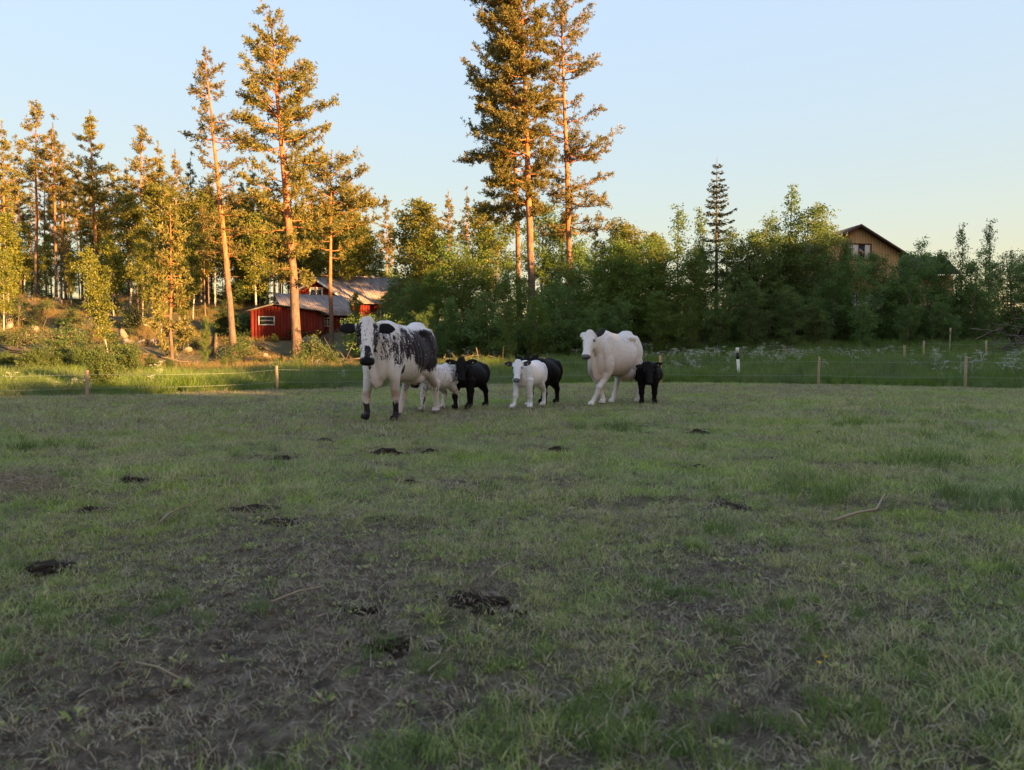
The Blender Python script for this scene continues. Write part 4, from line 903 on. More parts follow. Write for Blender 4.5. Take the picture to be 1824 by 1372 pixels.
t = NT("eye_gloss"); M['eye'] = t.done(t.bsdf((0.008, 0.006, 0.005), 0.12, 0.8))
t = NT("tag_yellow"); M['tagm'] = t.done(t.bsdf((0.50, 0.42, 0.14), 0.5, 0.3))
t = NT("teat_dark"); M['teat'] = t.done(t.bsdf((0.05, 0.04, 0.045), 0.7, 0.2)); t = NT("teat_pink"); M['teatp'] = t.done(t.bsdf((0.42, 0.22, 0.16), 0.7, 0.2))

def ell(a, c, r, n=12, R=None):
    V = []; c = np.array(c, float)
    for i in range(n + 1):
        th = math.pi * i / n
        for j in range(n * 2):
            ph = math.pi * j / n; v = np.array([math.sin(th) * math.cos(ph) * r[0], math.sin(th) * math.sin(ph) * r[1], math.cos(th) * r[2]])
            V.append(c + (R @ v if R is not None else v))
    m = n * 2; Q = [(i * m + j, (i + 1) * m + j, (i + 1) * m + (j + 1) % m, i * m + (j + 1) % m) for i in range(n) for j in range(m)]
    a.add(V, Q)
def rings(a, C, A, B, prof=None, n=24):
    """loft: centres C, half axes vectors A (side) and B (up) per ring; prof(cos, sin) shapes the section"""
    th = np.arange(n) * 2 * math.pi / n; V = []
    for c, A_, B_ in zip(C, A, B):
        for k in th:
            cs, sn = math.cos(k), math.sin(k)
            if prof: cs, sn = prof(cs, sn)
            V.append(np.array(c) + cs * np.array(A_) + sn * np.array(B_))
    m = len(C); Q = [(i * n + j, i * n + (j + 1) % n, (i + 1) * n + (j + 1) % n, (i + 1) * n + j) for i in range(m - 1) for j in range(n)]
    base = a.n; a.add(V, Q); a.add([C[0], C[-1]], [(0, 0, 0)][:0]) if False else None
    c = [(0, k + 1, k) for k in range(1, n - 1)] + [((m - 1) * n, (m - 1) * n + k, (m - 1) * n + k + 1) for k in range(1, n - 1)]
    a.t.append(np.array(c) + base); a.ta.append(np.full(len(c), .5))

def build_cow(P):
    """P: sx, sy, sz torso scales, belly height zb, leg thickness, head scale, joints of the legs, head pose"""
    sx, sy, sz, zb, lr, hs = P['sx'], P['sy'], P['sz'], P['zb'], P['lr'], P['hs']
    def MP(p):
        p = np.atleast_2d(np.array(p, float)).copy(); z = p[:, 2]
        p[:, 0] *= sx; p[:, 1] *= sy; p[:, 2] = np.where(z > 0.55, zb + (z - 0.55) * sz, z * zb / 0.55); return p
    def IM(p):
        p = p.copy(); z = p[:, 2]; p[:, 0] /= sx; p[:, 1] /= sy; p[:, 2] = np.where(z > zb, 0.55 + (z - zb) / sz, z * 0.55 / zb); return p
    a = Acc()
    # torso: y, top, bottom, half width
    S = P.get('torso') or [(-.80, 1.10, .78, .07), (-.74, 1.20, .60, .12), (-.65, 1.31, .55, .18), (-.54, 1.39, .565, .225), (-.40, 1.42, .58, .265), (-.22, 1.385, .56, .30), (0, 1.365, .535, .34), (.2, 1.36, .53, .345), (.36, 1.375, .565, .32),
         (.5, 1.41, .66, .30), (.62, 1.42, .74, .275), (.74, 1.39, .80, .23), (.84, 1.33, .88, .17), (.90, 1.26, .98, .09)]
    th = np.arange(28) * 2 * math.pi / 28; V = []
    for y, zt, zo, hw in S:
        zc = zo + (zt - zo) * 0.46
        for k in th:
            cs, sn = math.cos(k), math.sin(k)
            up = max(0, sn); x = hw * np.sign(cs) * abs(cs) ** 0.85 * (1 - 0.18 * up ** 2 - 0.10 * max(0, -sn) ** 2)
            V.append((x, y, zc + (zt - zc if sn > 0 else zc - zo) * sn))
    m = len(S); n = 28; V = MP(V); b0 = a.n
    a.add(V, [(i * n + j, i * n + (j + 1) % n, (i + 1) * n + (j + 1) % n, (i + 1) * n + j) for i in range(m - 1) for j in range(n)])
    c = [(0, k + 1, k) for k in range(1, n - 1)] + [((m - 1) * n, (m - 1) * n + k, (m - 1) * n + k + 1) for k in range(1, n - 1)]
    a.t.append(np.array(c) + b0); a.ta.append(np.full(len(c), .5))
    def E(c, r, R=None): ell(a, MP(c)[0], (r[0] * sx, r[1] * sy, r[2] * sz), 10, R)
    for s in (-1, 1):
        E((s * .150, -.49, 1.0), (.085, .25, .32)); E((s * .168, -.54, .80), (.080, .16, .25))          # shoulder and upper arm
        E((s * .19, .62, 1.02), (.13, .24, .32)); E((s * .20, .52, .82), (.10, .18, .20))             # thigh
        if P.get('bony', 1): E((s * .200, .44, 1.265), (.065, .12, .06)); E((s * .10, .80, 1.24), (.05, .07, .045))
    E((0, -.48, 1.36), (.06, .22, .05))
    if P.get('bony', 1): E((0, .60, 1.385), (.12, .16, .05))
    if P.get('belly'): E((P['belly'], .12, .80), (.30, .42, .28))
    # dewlap and brisket
    if P.get('dewlap', 1):
        rings(a, MP([(0, -.98, 1.02), (0, -.90, .86), (0, -.84, .70), (0, -.76, .60), (0, -.62, .58)]), [(.018, 0, 0), (.02, 0, 0), (.024, 0, 0), (.03, 0, 0), (.06, 0, 0)], [(0, .03, .07 * sz), (0, .04, .12 * sz), (0, .03, .15 * sz), (0, 0, .13 * sz), (0, 0, .09 * sz)], None, 12)
    # neck
    hp = np.array(P['poll'], float)                    # poll of the head, real coordinates
    nb = MP([(0, -.56, 1.10)])[0]; yaw, pit, roll = P['head']      # yaw of the face, pitch below horizontal
    fx = np.array([math.sin(yaw) * math.cos(pit), -math.cos(yaw) * math.cos(pit), -math.sin(pit)])      # from poll towards the muzzle
    sd_ = np.array([math.cos(yaw), math.sin(yaw), 0.0]); up = np.cross(sd_, fx); up = -up if np.dot(up, (math.sin(yaw), -math.cos(yaw), 0)) < 0 else up   # out of the forehead
    if roll: sd_, up = sd_ * math.cos(roll) + up * math.sin(roll), up * math.cos(roll) - sd_ * math.sin(roll)
    hb = hp + fx * 0.13 * hs - up * 0.13 * hs
    s = np.linspace(0, 1, 7); mid = (nb + hb) / 2 + np.array([0, 0, -0.02 * sz]); Cn = [nb * (1 - t_) ** 2 + 2 * t_ * (1 - t_) * mid + hb * t_ * t_ for t_ in s]
    nrw = np.interp(s, [0, .5, 1], [.175 * sx, .105 * sx, .080 * hs]); nrh = np.interp(s, [0, .3, .6, 1], [.31 * sz, .235 * sz, .165 * sz, .125 * hs])
    dirn = hb - nb; dirn /= np.linalg.norm(dirn); side = np.cross(dirn, (0, 0, 1)); side /= np.linalg.norm(side); upn = np.cross(side, dirn)
    rings(a, Cn, [side * w for w in nrw], [upn * h for h in nrh], None, 20)
    # head: distance from poll, half width, half depth
    Hh = [(-.035, .045, .035), (-.01, .075, .06), (.04, .098, .085), (.10, .108, .105), (.16, .116, .118), (.21, .112, .122), (.27, .090, .115), (.33, .076, .100), (.39, .071, .086), (.44, .075, .078), (.48, .084, .074), (.515, .083, .064), (.54, .066, .048), (.55, .03, .02)]
    C = []; A_ = []; B_ = []
    for q, w, dp in Hh:
        C.append(hp + (fx * q - up * dp * (0.98)) * hs + up * 0.0); A_.append(sd_ * w * hs); B_.append(up * dp * hs)
    def hprof(cs, sn):
        if sn < 0: cs = cs * (1 - 0.30 * sn * sn)          # narrower towards the jaw
        return np.sign(cs) * abs(cs) ** 0.8, np.sign(sn) * abs(sn) ** 0.85
    rings(a, C, A_, B_, hprof, 24)
    def HP(x, q, o): return hp + (sd_ * x + fx * q + up * o) * hs
    for s_ in (-1, 1):
        ell(a, HP(s_ * .099, .145, -.030), (.030 * hs, .030 * hs, .024 * hs), 8)                                       # brow over the eye
        ell(a, HP(s_ * .040, .505, -.02), (.026 * hs, .026 * hs, .02 * hs), 8)                         # nostril wing
        ell(a, HP(s_ * .07, .24, -.14), (.045 * hs, .06 * hs, .05 * hs), 8)                             # cheek
    # ears
    earc = []
    for s_ in (-1, 1):
        er = P['ears'][0 if s_ < 0 else 1]              # (length, droop, forward)
        if er is None: continue
        L, droop, fw = er; e0 = HP(s_ * .085, .075, -.085); ed = sd_ * s_ * math.cos(droop) + (fx * .9 + np.array([0, 0, 0.0])) * math.sin(droop) + up * fw; ed = ed / np.linalg.norm(ed)
        wv = np.cross(ed, up); wv /= np.linalg.norm(wv); tv = np.cross(ed, wv)
        q = [0, .12, .3, .5, .7, .87, 1.0]; hw = [.024, .040, .064, .076, .069, .044, .012]
        rings(a, [e0 + ed * L * hs * k for k in q], [wv * h * hs for h in hw], [tv * (.017 if k < 6 else .010) * hs for k in range(7)], None, 14)
        earc.append((e0, ed, L * hs))
    # legs: joints in real coordinates
    for lg in P['legs']:
        J = np.array(lg['j'], float); R = np.array(lg['r'], float) * lr
        # resample for a smooth limb
        tt = np.linspace(0, len(J) - 1, (len(J) - 1) * 4 + 1); Pj = np.stack([np.interp(tt, range(len(J)), J[:, c]) for c in range(3)], 1); Rj = np.interp(tt, range(len(J)), R)
        tube(a, Pj, Rj, 12, sq=Rj * 1.0, upv=(1, 0, 0))
        for k in (lg['knee'],): ell(a, J[k], (R[k] * 1.12,) * 2 + (R[k] * 1.35,), 8)
        ft = J[-1]; d0 = np.array(lg.get('hoof', (0, -1, 0)), float)
        for s_ in (-1, 1):                                # the two claws of the hoof
            rings(a, [ft + np.array([s_ * .027, yy, zz]) * lr for yy, zz in ((.045, .022), (.02, .034), (-.02, .036), (-.05, .024), (-.075, .008))], [(w * lr, 0, 0) for w in (.020, .028, .029, .025, .010)], [(0, 0, h * lr) for h in (.035, .050, .048, .030, .012)], None, 12)
    # tail
    tube(a, P['tail'], P['tail_r'], 8)
    if P.get('udder'): ux, uy, uz, ur = P['udder']; ell(a, (ux, uy, uz), (ur, ur * 1.25, ur * .8), 10)
    me = a.mesh("coarse", None)
    o = bpy.data.objects.new("coarse", me); COL.objects.link(o)
    md = o.modifiers.new("r", 'REMESH'); md.mode = 'VOXEL'; md.voxel_size = P.get('vox', 0.014)
    sm = o.modifiers.new("s", 'SMOOTH'); sm.factor = 0.5; sm.iterations = P.get('smooth', 7)
    dg = bpy.context.evaluated_depsgraph_get(); ev = o.evaluated_get(dg); body = bpy.data.meshes.new_from_object(ev, depsgraph=dg)
    bpy.data.objects.remove(o); body.name = "body"
    nv = len(body.vertices); co = np.zeros(nv * 3, np.float32); body.vertices.foreach_get("co", co); co = co.reshape(-1, 3).astype(float)
    A0 = IM(co); sgn = np.sign(A0[:, 0]); side_k = sstep(.06, .16, np.abs(A0[:, 0]))          # hollows and ribs
    pit = .050 * np.exp(-(((A0[:, 1] - .34) / .12) ** 2 + ((A0[:, 2] - 1.20) / .11) ** 2)) + .034 * np.exp(-(((A0[:, 1] + .30) / .07) ** 2 + ((A0[:, 2] - 1.0) / .25) ** 2)) \
        + .030 * np.exp(-(((A0[:, 1] + .60) / .09) ** 2 + ((A0[:, 2] - 1.22) / .12) ** 2)) + .03 * np.exp(-(((A0[:, 1] - .42) / .10) ** 2 + ((A0[:, 2] - .72) / .10) ** 2)) + .028 * np.exp(-(((A0[:, 1] - .68) / .09) ** 2 + ((A0[:, 2] - 1.20) / .10) ** 2))
    rib = .0055 * np.sin(A0[:, 1] * 62 + A0[:, 2] * 9) * np.exp(-(((A0[:, 1] - .05) / .26) ** 4 + ((A0[:, 2] - 1.0) / .24) ** 4))
    kk = (pit * (1 if P.get('bony', 1) else .45) + rib * P.get('bony', 1)) * side_k * sx
    co[:, 0] -= sgn * kk; body.vertices.foreach_set("co", co.astype(np.float32).ravel()); body.update()
    rel = (co - hp) / hs; hx, hq, ho = rel @ sd_, rel @ fx, rel @ up
    ishead = (hq > -.08) & (hq < .60) & (np.abs(hx) < .125) & (ho > -.30) & (ho < .06)
    ear = np.zeros(nv)
    for e0, ed, L in earc:
        r = co - e0; al = r @ ed; pr_ = np.linalg.norm(r - al[:, None] * ed[None], axis=1); ear = np.maximum(ear, ((al > 0.04 * hs) & (al < L * 1.1) & (pr_ < .075 * hs)).astype(float) * sstep(.03 * hs, .06 * hs, al))
    muz = sstep(P.get('muz', .455), P.get('muz', .455) + .025, hq) * ishead
    hoof = np.zeros(nv)
    for lg in P['legs']:
        ft = np.array(lg['j'][-1]); dist = np.linalg.norm(co - ft, axis=1); hoof = np.maximum(hoof, (dist < .085 * lr) & (co[:, 2] < ft[2] + 0.055 * lr))
    ctx = dict(co=co, a=IM(co), hx=hx, hq=hq, ho=ho, head=ishead, ear=ear, muz=muz, hoof=hoof.astype(float))
    dark, tan, solid = P['paint'](ctx)
    for nm, val in (("dark", dark), ("tan", tan), ("solid", solid)):
        at_ = body.attributes.new(nm, 'FLOAT', 'POINT'); at_.data.foreach_set("value", np.clip(val, 0, 1).astype(np.float32))
    body.polygons.foreach_set("use_smooth", np.ones(len(body.polygons), bool)); body.materials.clear(); body.materials.append(M[P['coat']])
    d, x = P['foot']; zg = float(terrain(x, d, False))
    root = thing(P['name'], P['label'], P['cat'], (x, d, zg + .005), -P['a'], "cattle walking across the field"); link("body", body, root)
    for s_ in (-1, 1):
        a = Acc(); ell(a, HP(s_ * .1085, .182, -.042), (.020 * hs,) * 3, 8); link("eye", a.mesh("eye", M['eye'], True), root)
    for side_i, (e0, ed, L) in zip(P.get('tags', ()), [earc[i] for i in P.get('tags', ())]):
        c = e0 + ed * L * .62 - np.array([0, 0, .045 * hs]) + up * .03 * hs; a = Acc(); Rm = np.stack([sd_, np.array([0, 0, 1.0]), up], 1)
        ell(a, c, (.015 * hs, .022 * hs, .004 * hs), 6, Rm); link("ear_tag", a.mesh("ear_tag", M['tagm']), root)
    for tp_, tm_ in P.get('teats', ()):
        a = Acc(); tube(a, [tp_, (tp_[0], tp_[1], tp_[2] - .035), (tp_[0], tp_[1] - .01, tp_[2] - .07)], [.022, .017, .009], 8); link("teat", a.mesh("teat", M[tm_], True), root)
    return root

FR = [.115, .088, .062, .058, .041, .046, .041, .040]; HR = [.15, .115, .075, .054, .043, .050, .043, .042]
def fleg(x, y, z=0.62, foot=(0, 0, 0), knee=(0, 0), k=1.0):
    """front leg: elbow, forearm, knee, cannon, fetlock, foot; foot offset and knee offset in metres"""
    fx_, fy, fz = foot; kx, ky = knee
    J = [(x * .95, y, z * 1.22), (x, y - .01, z), (x + kx * .6, y + ky * .6 - .01, z * .72), (x + kx, y + ky, z * .56), (x + (kx + fx_) / 2, y + (ky + fy) / 2, z * .33 + fz * .5), (x + fx_, y + fy, z * .145 + fz), (x + fx_, y + fy - .03, z * .085 + fz), (x + fx_, y + fy - .055, .035 + fz)]
    return dict(j=J, r=FR, knee=3)
def hleg(x, y, z=0.70, foot=(0, 0, 0), hock=(0, 0)):
    fx_, fy, fz = foot; kx, ky = hock
    J = [(x * .92, y - .02, z * 1.20), (x, y - .12, z), (x + kx * .5, y + ky * .5 + .03, z * .78), (x + kx, y + ky + .12, z * .66), (x + (kx + fx_) / 2, y + (ky + fy) / 2 + .08, z * .38 + fz * .5), (x + fx_, y + fy + .04, z * .14 + fz), (x + fx_, y + fy + .005, z * .08 + fz), (x + fx_, y + fy - .03, .035 + fz)]
    return dict(j=J, r=HR, knee=3)

def sm(a, b, x): return sstep(a, b, x)
def blob(c, p, r): return 1 - sstep(0.6, 1.15, np.sqrt(((c[:, 0] - p[0]) / r[0]) ** 2 + ((c[:, 1] - p[1]) / r[1]) ** 2 + ((c[:, 2] - p[2]) / r[2]) ** 2))
def paint_speckled(c):
    A = c['a']; d = np.full(len(A), 0.02)
    ylim = np.abs(A[:, 0]) > 0.05
    d = np.maximum(d, 1.25 * blob(A, (.32, .32, 1.02), (.30, .56, .38)) * ylim); d = np.maximum(d, .95 * blob(A, (-.30, .30, 1.0), (.26, .50, .33)) * ylim)
    d = np.maximum(d, .85 * blob(A, (.26, -.24, 1.14), (.22, .17, .30))); d = np.maximum(d, .55 * blob(A, (.24, -.02, 1.05), (.22, .22, .38))); d = np.maximum(d, .62 * blob(A, (.24, -.50, 1.0), (.18, .22, .28))); d = np.maximum(d, .45 * blob(A, (.14, -.76, 1.12), (.16, .22, .30)))
    d = np.maximum(d, .7 * blob(A, (-.26, -.4, 1.0), (.2, .3, .25)))
    d = np.maximum(d, .9 * blob(A, (.27, -.32, .70), (.10, .05, .12)))
    low = (A[:, 2] < .5) & (A[:, 1] < 0.0)
    d = np.where(low, 0.03 + .9 * (1 - sm(.22, .34, A[:, 2])), d)
    d = np.where((A[:, 2] < .5) & (A[:, 1] >= 0.0), 0.02 + .25 * (A[:, 2] > .38), d)
    hx, hq = c['hx'], c['hq']; H = c['head']
    f = .16 + 0 * hx + .75 * (1 - sm(.010, .032, np.abs(np.abs(hx) - .088))) * (hq > .04) * (hq < .30) + .35 * (np.abs(hx) > .1) * (hq < .3)
    f = np.maximum(f, .95 * (np.abs(hx) < .030) * sm(.31, .35, hq)); f = np.maximum(f, .32 * (hq > .25))
    d = np.where(H, f, d)
    tan = .42 * blob(A, (0, -.53, .40), (.5, .3, .07)) * (c['co'][:, 2] < .5) + .35 * (1 - sm(.5, .7, A[:, 2])) + .03
    return d, tan, np.maximum(np.maximum(c['ear'], c['muz']), c['hoof'] * .8)
def paint_white(c):
    A = c['a']; d = np.full(len(A), 0.0); d = np.maximum(d, .20 * blob(A, (.26, .25, 1.2), (.22, .35, .18)))
    tan = .08 + .42 * (1 - sm(.5, 1.05, A[:, 2])) * (A[:, 2] > .5) + .5 * blob(A, (0, -.5, .34), (.5, .3, .05))
    return d, tan * (1 - c['head'] * .7), np.maximum(c['ear'] * .97 * (c['hx'] > 0), np.maximum(c['muz'] * .85, 0 * c['hoof']))
def paint_calf_speckled(c):
    A = c['a']; d = np.full(len(A), 0.22); d = np.maximum(d, .52 * blob(A, (.3, .4, 1.0), (.3, .3, .3))); f = np.where(c['head'], .30, d)
    return f, .05 + 0 * d, np.maximum(c['ear'], np.maximum(c['muz'], c['hoof'] * .7))
def paint_white_calf(c):
    return 0 * c['hx'], .05 + .4 * blob(c['a'], (0, -.75, .7), (.2, .3, .2)), np.maximum(c['ear'] * .97, c['muz'] * .85)
def paint_black(c):
    return 0 * c['hx'] + .2, 0.12 + .5 * blob(c['a'], (.3, .1, .9), (.3, .5, .3)), c['ear'] * .5 + c['muz'] * 0

R_ = math.radians
cow1 = build_cow(dict(name="cow", label="large white cow with black speckled flank, black ears and black front boots", cat="cow", coat='coat_speckled', paint=paint_speckled,
    sx=.94, sy=1.0, sz=1.0, zb=.55, lr=.98, hs=1.16, a=R_(17), foot=(10.95, -1.62), poll=(.035, -1.035, 1.41), head=(R_(27), R_(68), R_(-4)), ears=[(.235, R_(12), .12), (.235, R_(6), .12)],
    legs=[fleg(-.19, -.55, .64, (.02, -.12, .035), (-.01, -.10)), fleg(.17, -.52, .64, (-.04, .12, 0), (-.01, .05)), hleg(-.17, .62, .72, (.04, -.42, 0), (.0, -.18)), hleg(.19, .66, .72, (0, .22, 0), (0, .10))],
    tail=[(.0, .87, 1.30), (.06, .95, 1.20), (.11, .99, .95), (.14, 1.0, .72), (.13, 1.0, .58), (.05, .98, .52), (-.04, .96, .50)], tail_r=[.04, .032, .024, .024, .034, .026, .010],
    udder=(0.03, .46, .60, .15), teats=[((.03, .36, .52), 'teat'), ((.12, .40, .53), 'teat')], vox=.0125))
cow2 = build_cow(dict(name="cow", label="large all white cow with one black ear and pink udder", cat="cow", coat='coat_white', paint=paint_white,
    sx=.97, sy=.95, sz=.97, zb=.55, lr=.98, hs=1.0, a=R_(33), foot=(14.25, 1.90), poll=(.02, -1.02, 1.36), head=(R_(12), R_(58), 0), ears=[(.12, R_(-50), .05), (.25, R_(-34), .30)],
    legs=[fleg(-.17, -.50, .63, (.16, .12, .02), (.10, .10)), fleg(.15, -.52, .63, (-.20, -.22, 0), (-.10, -.16)), hleg(-.18, .60, .70, (.06, -.38, 0), (.03, -.20)), hleg(.19, .66, .70, (.02, .02, 0), (0, .02))],
    tail=[(.0, .84, 1.26), (.06, .93, 1.12), (.10, .96, .85), (.12, .97, .62), (.14, .97, .40), (.17, .97, .22)], tail_r=[.036, .028, .02, .018, .026, .010],
    udder=(0.10, .42, .585, .17), teats=[((.06, .30, .49), 'teatp'), ((.16, .34, .49), 'teatp'), ((.17, .46, .49), 'teatp')], vox=.0125, muz=.475))
CALF = dict(cat="calf", sx=.60, sy=.50, sz=.50, zb=.37, lr=.80, hs=.68, bony=0, dewlap=0, vox=.010, smooth=4)
def calf(**k):
    P = dict(CALF); P.update(k); return build_cow(P)
def calf_legs(sp=.105, steps=((0, -.04, 0), (0, .03, 0), (0, -.05, 0), (0, .06, 0)), y0=-.27, y1=.31, z=.42):
    L = [fleg(-sp, y0, z, steps[0], (0, steps[0][1] * .7)), fleg(sp, y0, z, steps[1], (0, steps[1][1] * .5)), hleg(-sp, y1, z * 1.08, steps[2], (0, steps[2][1] * .4)), hleg(sp, y1, z * 1.08, steps[3], (0, steps[3][1] * .4))]
    for g in L[2:]:
        g['j'] = [(p[0], p[1] - (.05 if i == 3 else .02 if i in (2, 4) else 0), p[2]) for i, p in enumerate(g['j'])]
    return L
TL = [(.0, .43, .72), (.03, .49, .64), (.05, .51, .5), (.06, .52, .38), (.08, .52, .28)]; TR = [.022, .016, .012, .02, .008]
calf(name="calf", label="small white calf with grey specks and black ear, just behind the speckled cow", coat='coat_speckled', paint=paint_calf_speckled, a=R_(26), foot=(12.4, -1.20),
     poll=(-.02, -.50, .76), head=(R_(-6), R_(58), 0), ears=[(.22, R_(20), .1), (.25, R_(-25), .2)], legs=calf_legs(), tail=TL, tail_r=TR)
calf(name="calf", label="black calf looking straight ahead with two yellow ear tags, beside the speckled calf", coat='coat_black', paint=paint_black, a=R_(20), foot=(13.0, -.72), sx=.76, sz=.52,
     poll=(.06, -.50, .88), head=(R_(24), R_(64), 0), hs=.76, ears=[(.27, R_(-6), .1), (.27, R_(-6), .1)], tags=(0, 1), legs=calf_legs(.12, ((.03, -.12, 0), (-.02, -.02, 0), (0, -.05, 0), (0, .1, 0))), tail=TL, tail_r=TR, lr=.88)
calf(name="calf", label="plain white calf with black ears, standing between the black calf and the white cow", coat='coat_white_calf', paint=paint_white_calf, a=R_(24), foot=(13.15, .30), sx=.66, sz=.54,
     poll=(.0, -.50, .84), head=(R_(14), R_(62), 0), hs=.72, ears=[(.24, R_(-6), .1), (.24, R_(-14), .1)], tags=(0, 1), legs=calf_legs(.11, ((-.02, -.10, 0), (0, .08, 0), (0, -.1, 0), (0, .06, 0))), tail=TL, tail_r=TR)
calf(name="calf", label="black calf mostly hidden behind the plain white calf", coat='coat_black', paint=paint_black, a=R_(24), foot=(14.15, .58), sx=.86, sz=.60,
     poll=(-.12, -.50, .92), head=(R_(20), R_(55), 0), hs=.74, ears=[(.24, R_(-30), .1), (.26, R_(-40), .1)], legs=calf_legs(.13, ((0, -.04, 0), (0, .03, 0), (0, -.05, 0), (0, .04, 0))), tail=TL, tail_r=TR, lr=.95)
calf(name="calf", label="black calf with lowered head behind the white cow, by the orange fence post", coat='coat_black', paint=paint_black, a=R_(10), foot=(14.6, 2.62), sx=.84, sz=.52,
     poll=(.0, -.54, .80), head=(R_(10), R_(62), 0), hs=.78, ears=[(.22, R_(0), .1), (.27, R_(-20), .15)], tags=(1,), legs=calf_legs(.12), tail=TL, tail_r=TR, lr=.92)

# ------------------------------------------------------------------ grass, flowers, litter (geometry-node scatter of tufts)
def grass_tuft(seed, n, rad, hmin, hmax, wid, mat, lean=0.35, seg=2, name="grass_tuft"):
    rg = np.random.default_rng(seed); a = Acc()
    r = rad * np.sqrt(rg.random(n)); az = rg.random(n) * 6.283; b = np.stack([r * np.cos(az), r * np.sin(az), np.full(n, -0.01)], 1)
    h = rg.uniform(hmin, hmax, n); la = rg.random(n) * 6.283; ld = np.stack([np.cos(la), np.sin(la), np.zeros(n)], 1); lm = (h * rg.uniform(0.1, 1.0, n) * lean * 2)[:, None]
    fa = rg.random(n) * 6.283; sd2 = np.stack([np.cos(fa), np.sin(fa), np.zeros(n)], 1) * wid * 0.5
    up = np.array([0, 0, 1.0])
    m1 = b + up * (h * 0.55)[:, None] + ld * lm * 0.35; tip = b + up * (h * rg.uniform(.75, 1, n))[:, None] + ld * lm
    V = np.stack([b - sd2, b + sd2, m1 + sd2 * .8, m1 - sd2 * .8, tip], 1).reshape(-1, 3); k = np.arange(n)[:, None] * 5; rr = rg.random(n)
    base = a.n; a.add(V, k + np.array([[0, 1, 2, 3]]), rr); a.t.append(k + np.array([[3, 2, 4]]) + base); a.ta.append(rr)
    return bpy.data.objects.new(name, a.mesh(name, mat))
def scatter(name, label, protos, X, Y, scl, rotx=0.15, seed=0, zoff=0.0, detail=True, idx=None, cat=None):
    n = len(X); rg = np.random.default_rng(seed); col = bpy.data.collections.new(name + "_tufts")
    for k, p in enumerate(protos): p.name = "%s_%02d" % (name, k); col.objects.link(p)
    Z = terrain(X, Y, detail) + zoff
    me = bpy.data.meshes.new(name); me.vertices.add(n); me.vertices.foreach_set("co", np.stack([X, Y, Z], 1).astype(np.float32).ravel())
    rot = np.stack([rg.normal(size=n) * rotx, rg.normal(size=n) * rotx, rg.random(n) * 6.283], 1)
    at_ = me.attributes.new("rot", 'FLOAT_VECTOR', 'POINT'); at_.data.foreach_set("vector", rot.astype(np.float32).ravel())
    at_ = me.attributes.new("scl", 'FLOAT', 'POINT'); at_.data.foreach_set("value", np.asarray(scl, np.float32))
    at_ = me.attributes.new("idx", 'INT', 'POINT'); at_.data.foreach_set("value", (rg.integers(0, len(protos), n) if idx is None else idx).astype(np.int32))
    o = link(name, me); tag(o, label, cat, None, "stuff")
    ng = bpy.data.node_groups.new(name, 'GeometryNodeTree'); ng.interface.new_socket("Geometry", in_out='INPUT', socket_type='NodeSocketGeometry'); ng.interface.new_socket("Geometry", in_out='OUTPUT', socket_type='NodeSocketGeometry')
    N = ng.nodes; gi = N.new('NodeGroupInput'); go = N.new('NodeGroupOutput'); ip = N.new('GeometryNodeInstanceOnPoints'); ci = N.new('GeometryNodeCollectionInfo')
    ci.inputs['Collection'].default_value = col; ci.inputs['Separate Children'].default_value = True; ci.inputs['Reset Children'].default_value = True
    def na(nm, ty): x = N.new('GeometryNodeInputNamedAttribute'); x.data_type = ty; x.inputs['Name'].default_value = nm; return x.outputs['Attribute']
    ng.links.new(gi.outputs[0], ip.inputs['Points']); ng.links.new(ci.outputs[0], ip.inputs['Instance']); ip.inputs['Pick Instance'].default_value = True
    ng.links.new(na("idx", 'INT'), ip.inputs['Instance Index']); ng.links.new(na("rot", 'FLOAT_VECTOR'), ip.inputs['Rotation']); ng.links.new(na("scl", 'FLOAT'), ip.inputs['Scale']); ng.links.new(ip.outputs[0], go.inputs[0])
    md = o.modifiers.new("scatter", 'NODES'); md.node_group = ng
    return o
def field_pts(rg, d0, d1, rho, margin=0.6):
    wmax = d1 * 0.70 + margin; n = int((d1 - d0) * 2 * wmax * rho); x = rg.uniform(-wmax, wmax, n); y = rg.uniform(d0, d1, n)
    k = np.abs(x) < y * 0.70 + margin; return x[k], y[k]
rgn = np.random.default_rng(2024)
T_short = [grass_tuft(k, 26, 0.055, 0.018, [0.045, 0.06, 0.05, 0.07][k % 4], 0.0036, M['grass'], 0.85) for k in range(8)]
T_mid = [grass_tuft(20 + k, 34, 0.10, 0.03, [0.07, 0.09, 0.08][k % 3], 0.0058, M['grass'], 0.9) for k in range(8)]
T_far = [grass_tuft(40 + k, 60, 0.20, 0.03, [0.08, 0.10, 0.09][k % 3], 0.0105, M['grass'], 1.0) for k in range(6)]
def lush(x, y):                            # taller, richer grass to the right and in patches
    return np.clip(sstep(0.50, 0.72, fbm(x, y, 1.4, 81)) * .5 + .75 * sstep(1.0, 5.0, x - 0.1 * y) * (y < 16)  + .35 * sstep(-2, -6, x + 0.2 * y) * (y < 10), 0, 1.2)
PATXY = [(830,1072,150), (645,1083,70), (490,937,90), (440,911,90), (158,913,85), (95,1018,130), (228,858,70), (497,818,75), (766,806,50), (692,809,75), (684,779,40), (988,804,85), (1243,771,50), (1380,982,85), (1300,907,70), (1245,838,40), (1462,773,40), (580,787,45), (700,1150,90), (730,862,50)]
def off_pats(x, y):
    k = np.ones(len(x), bool)
    for px, py, w in PATXY:
        d = CAMZ * F / (py - HOR); r = w * d / F * .5; k &= (((x - (px - CX) * d / F) / r) ** 2 + ((y - d + r * .15) / (r * .75)) ** 2 > 1.0) | (rgn.random(len(x)) < .12)
    return k
x, y = field_pts(rgn, 1.05, 4.6, 560); b = bare(x, y); k = (rgn.random(len(x)) > b * 0.74) & off_pats(x, y); x, y, b = x[k], y[k], b[k]
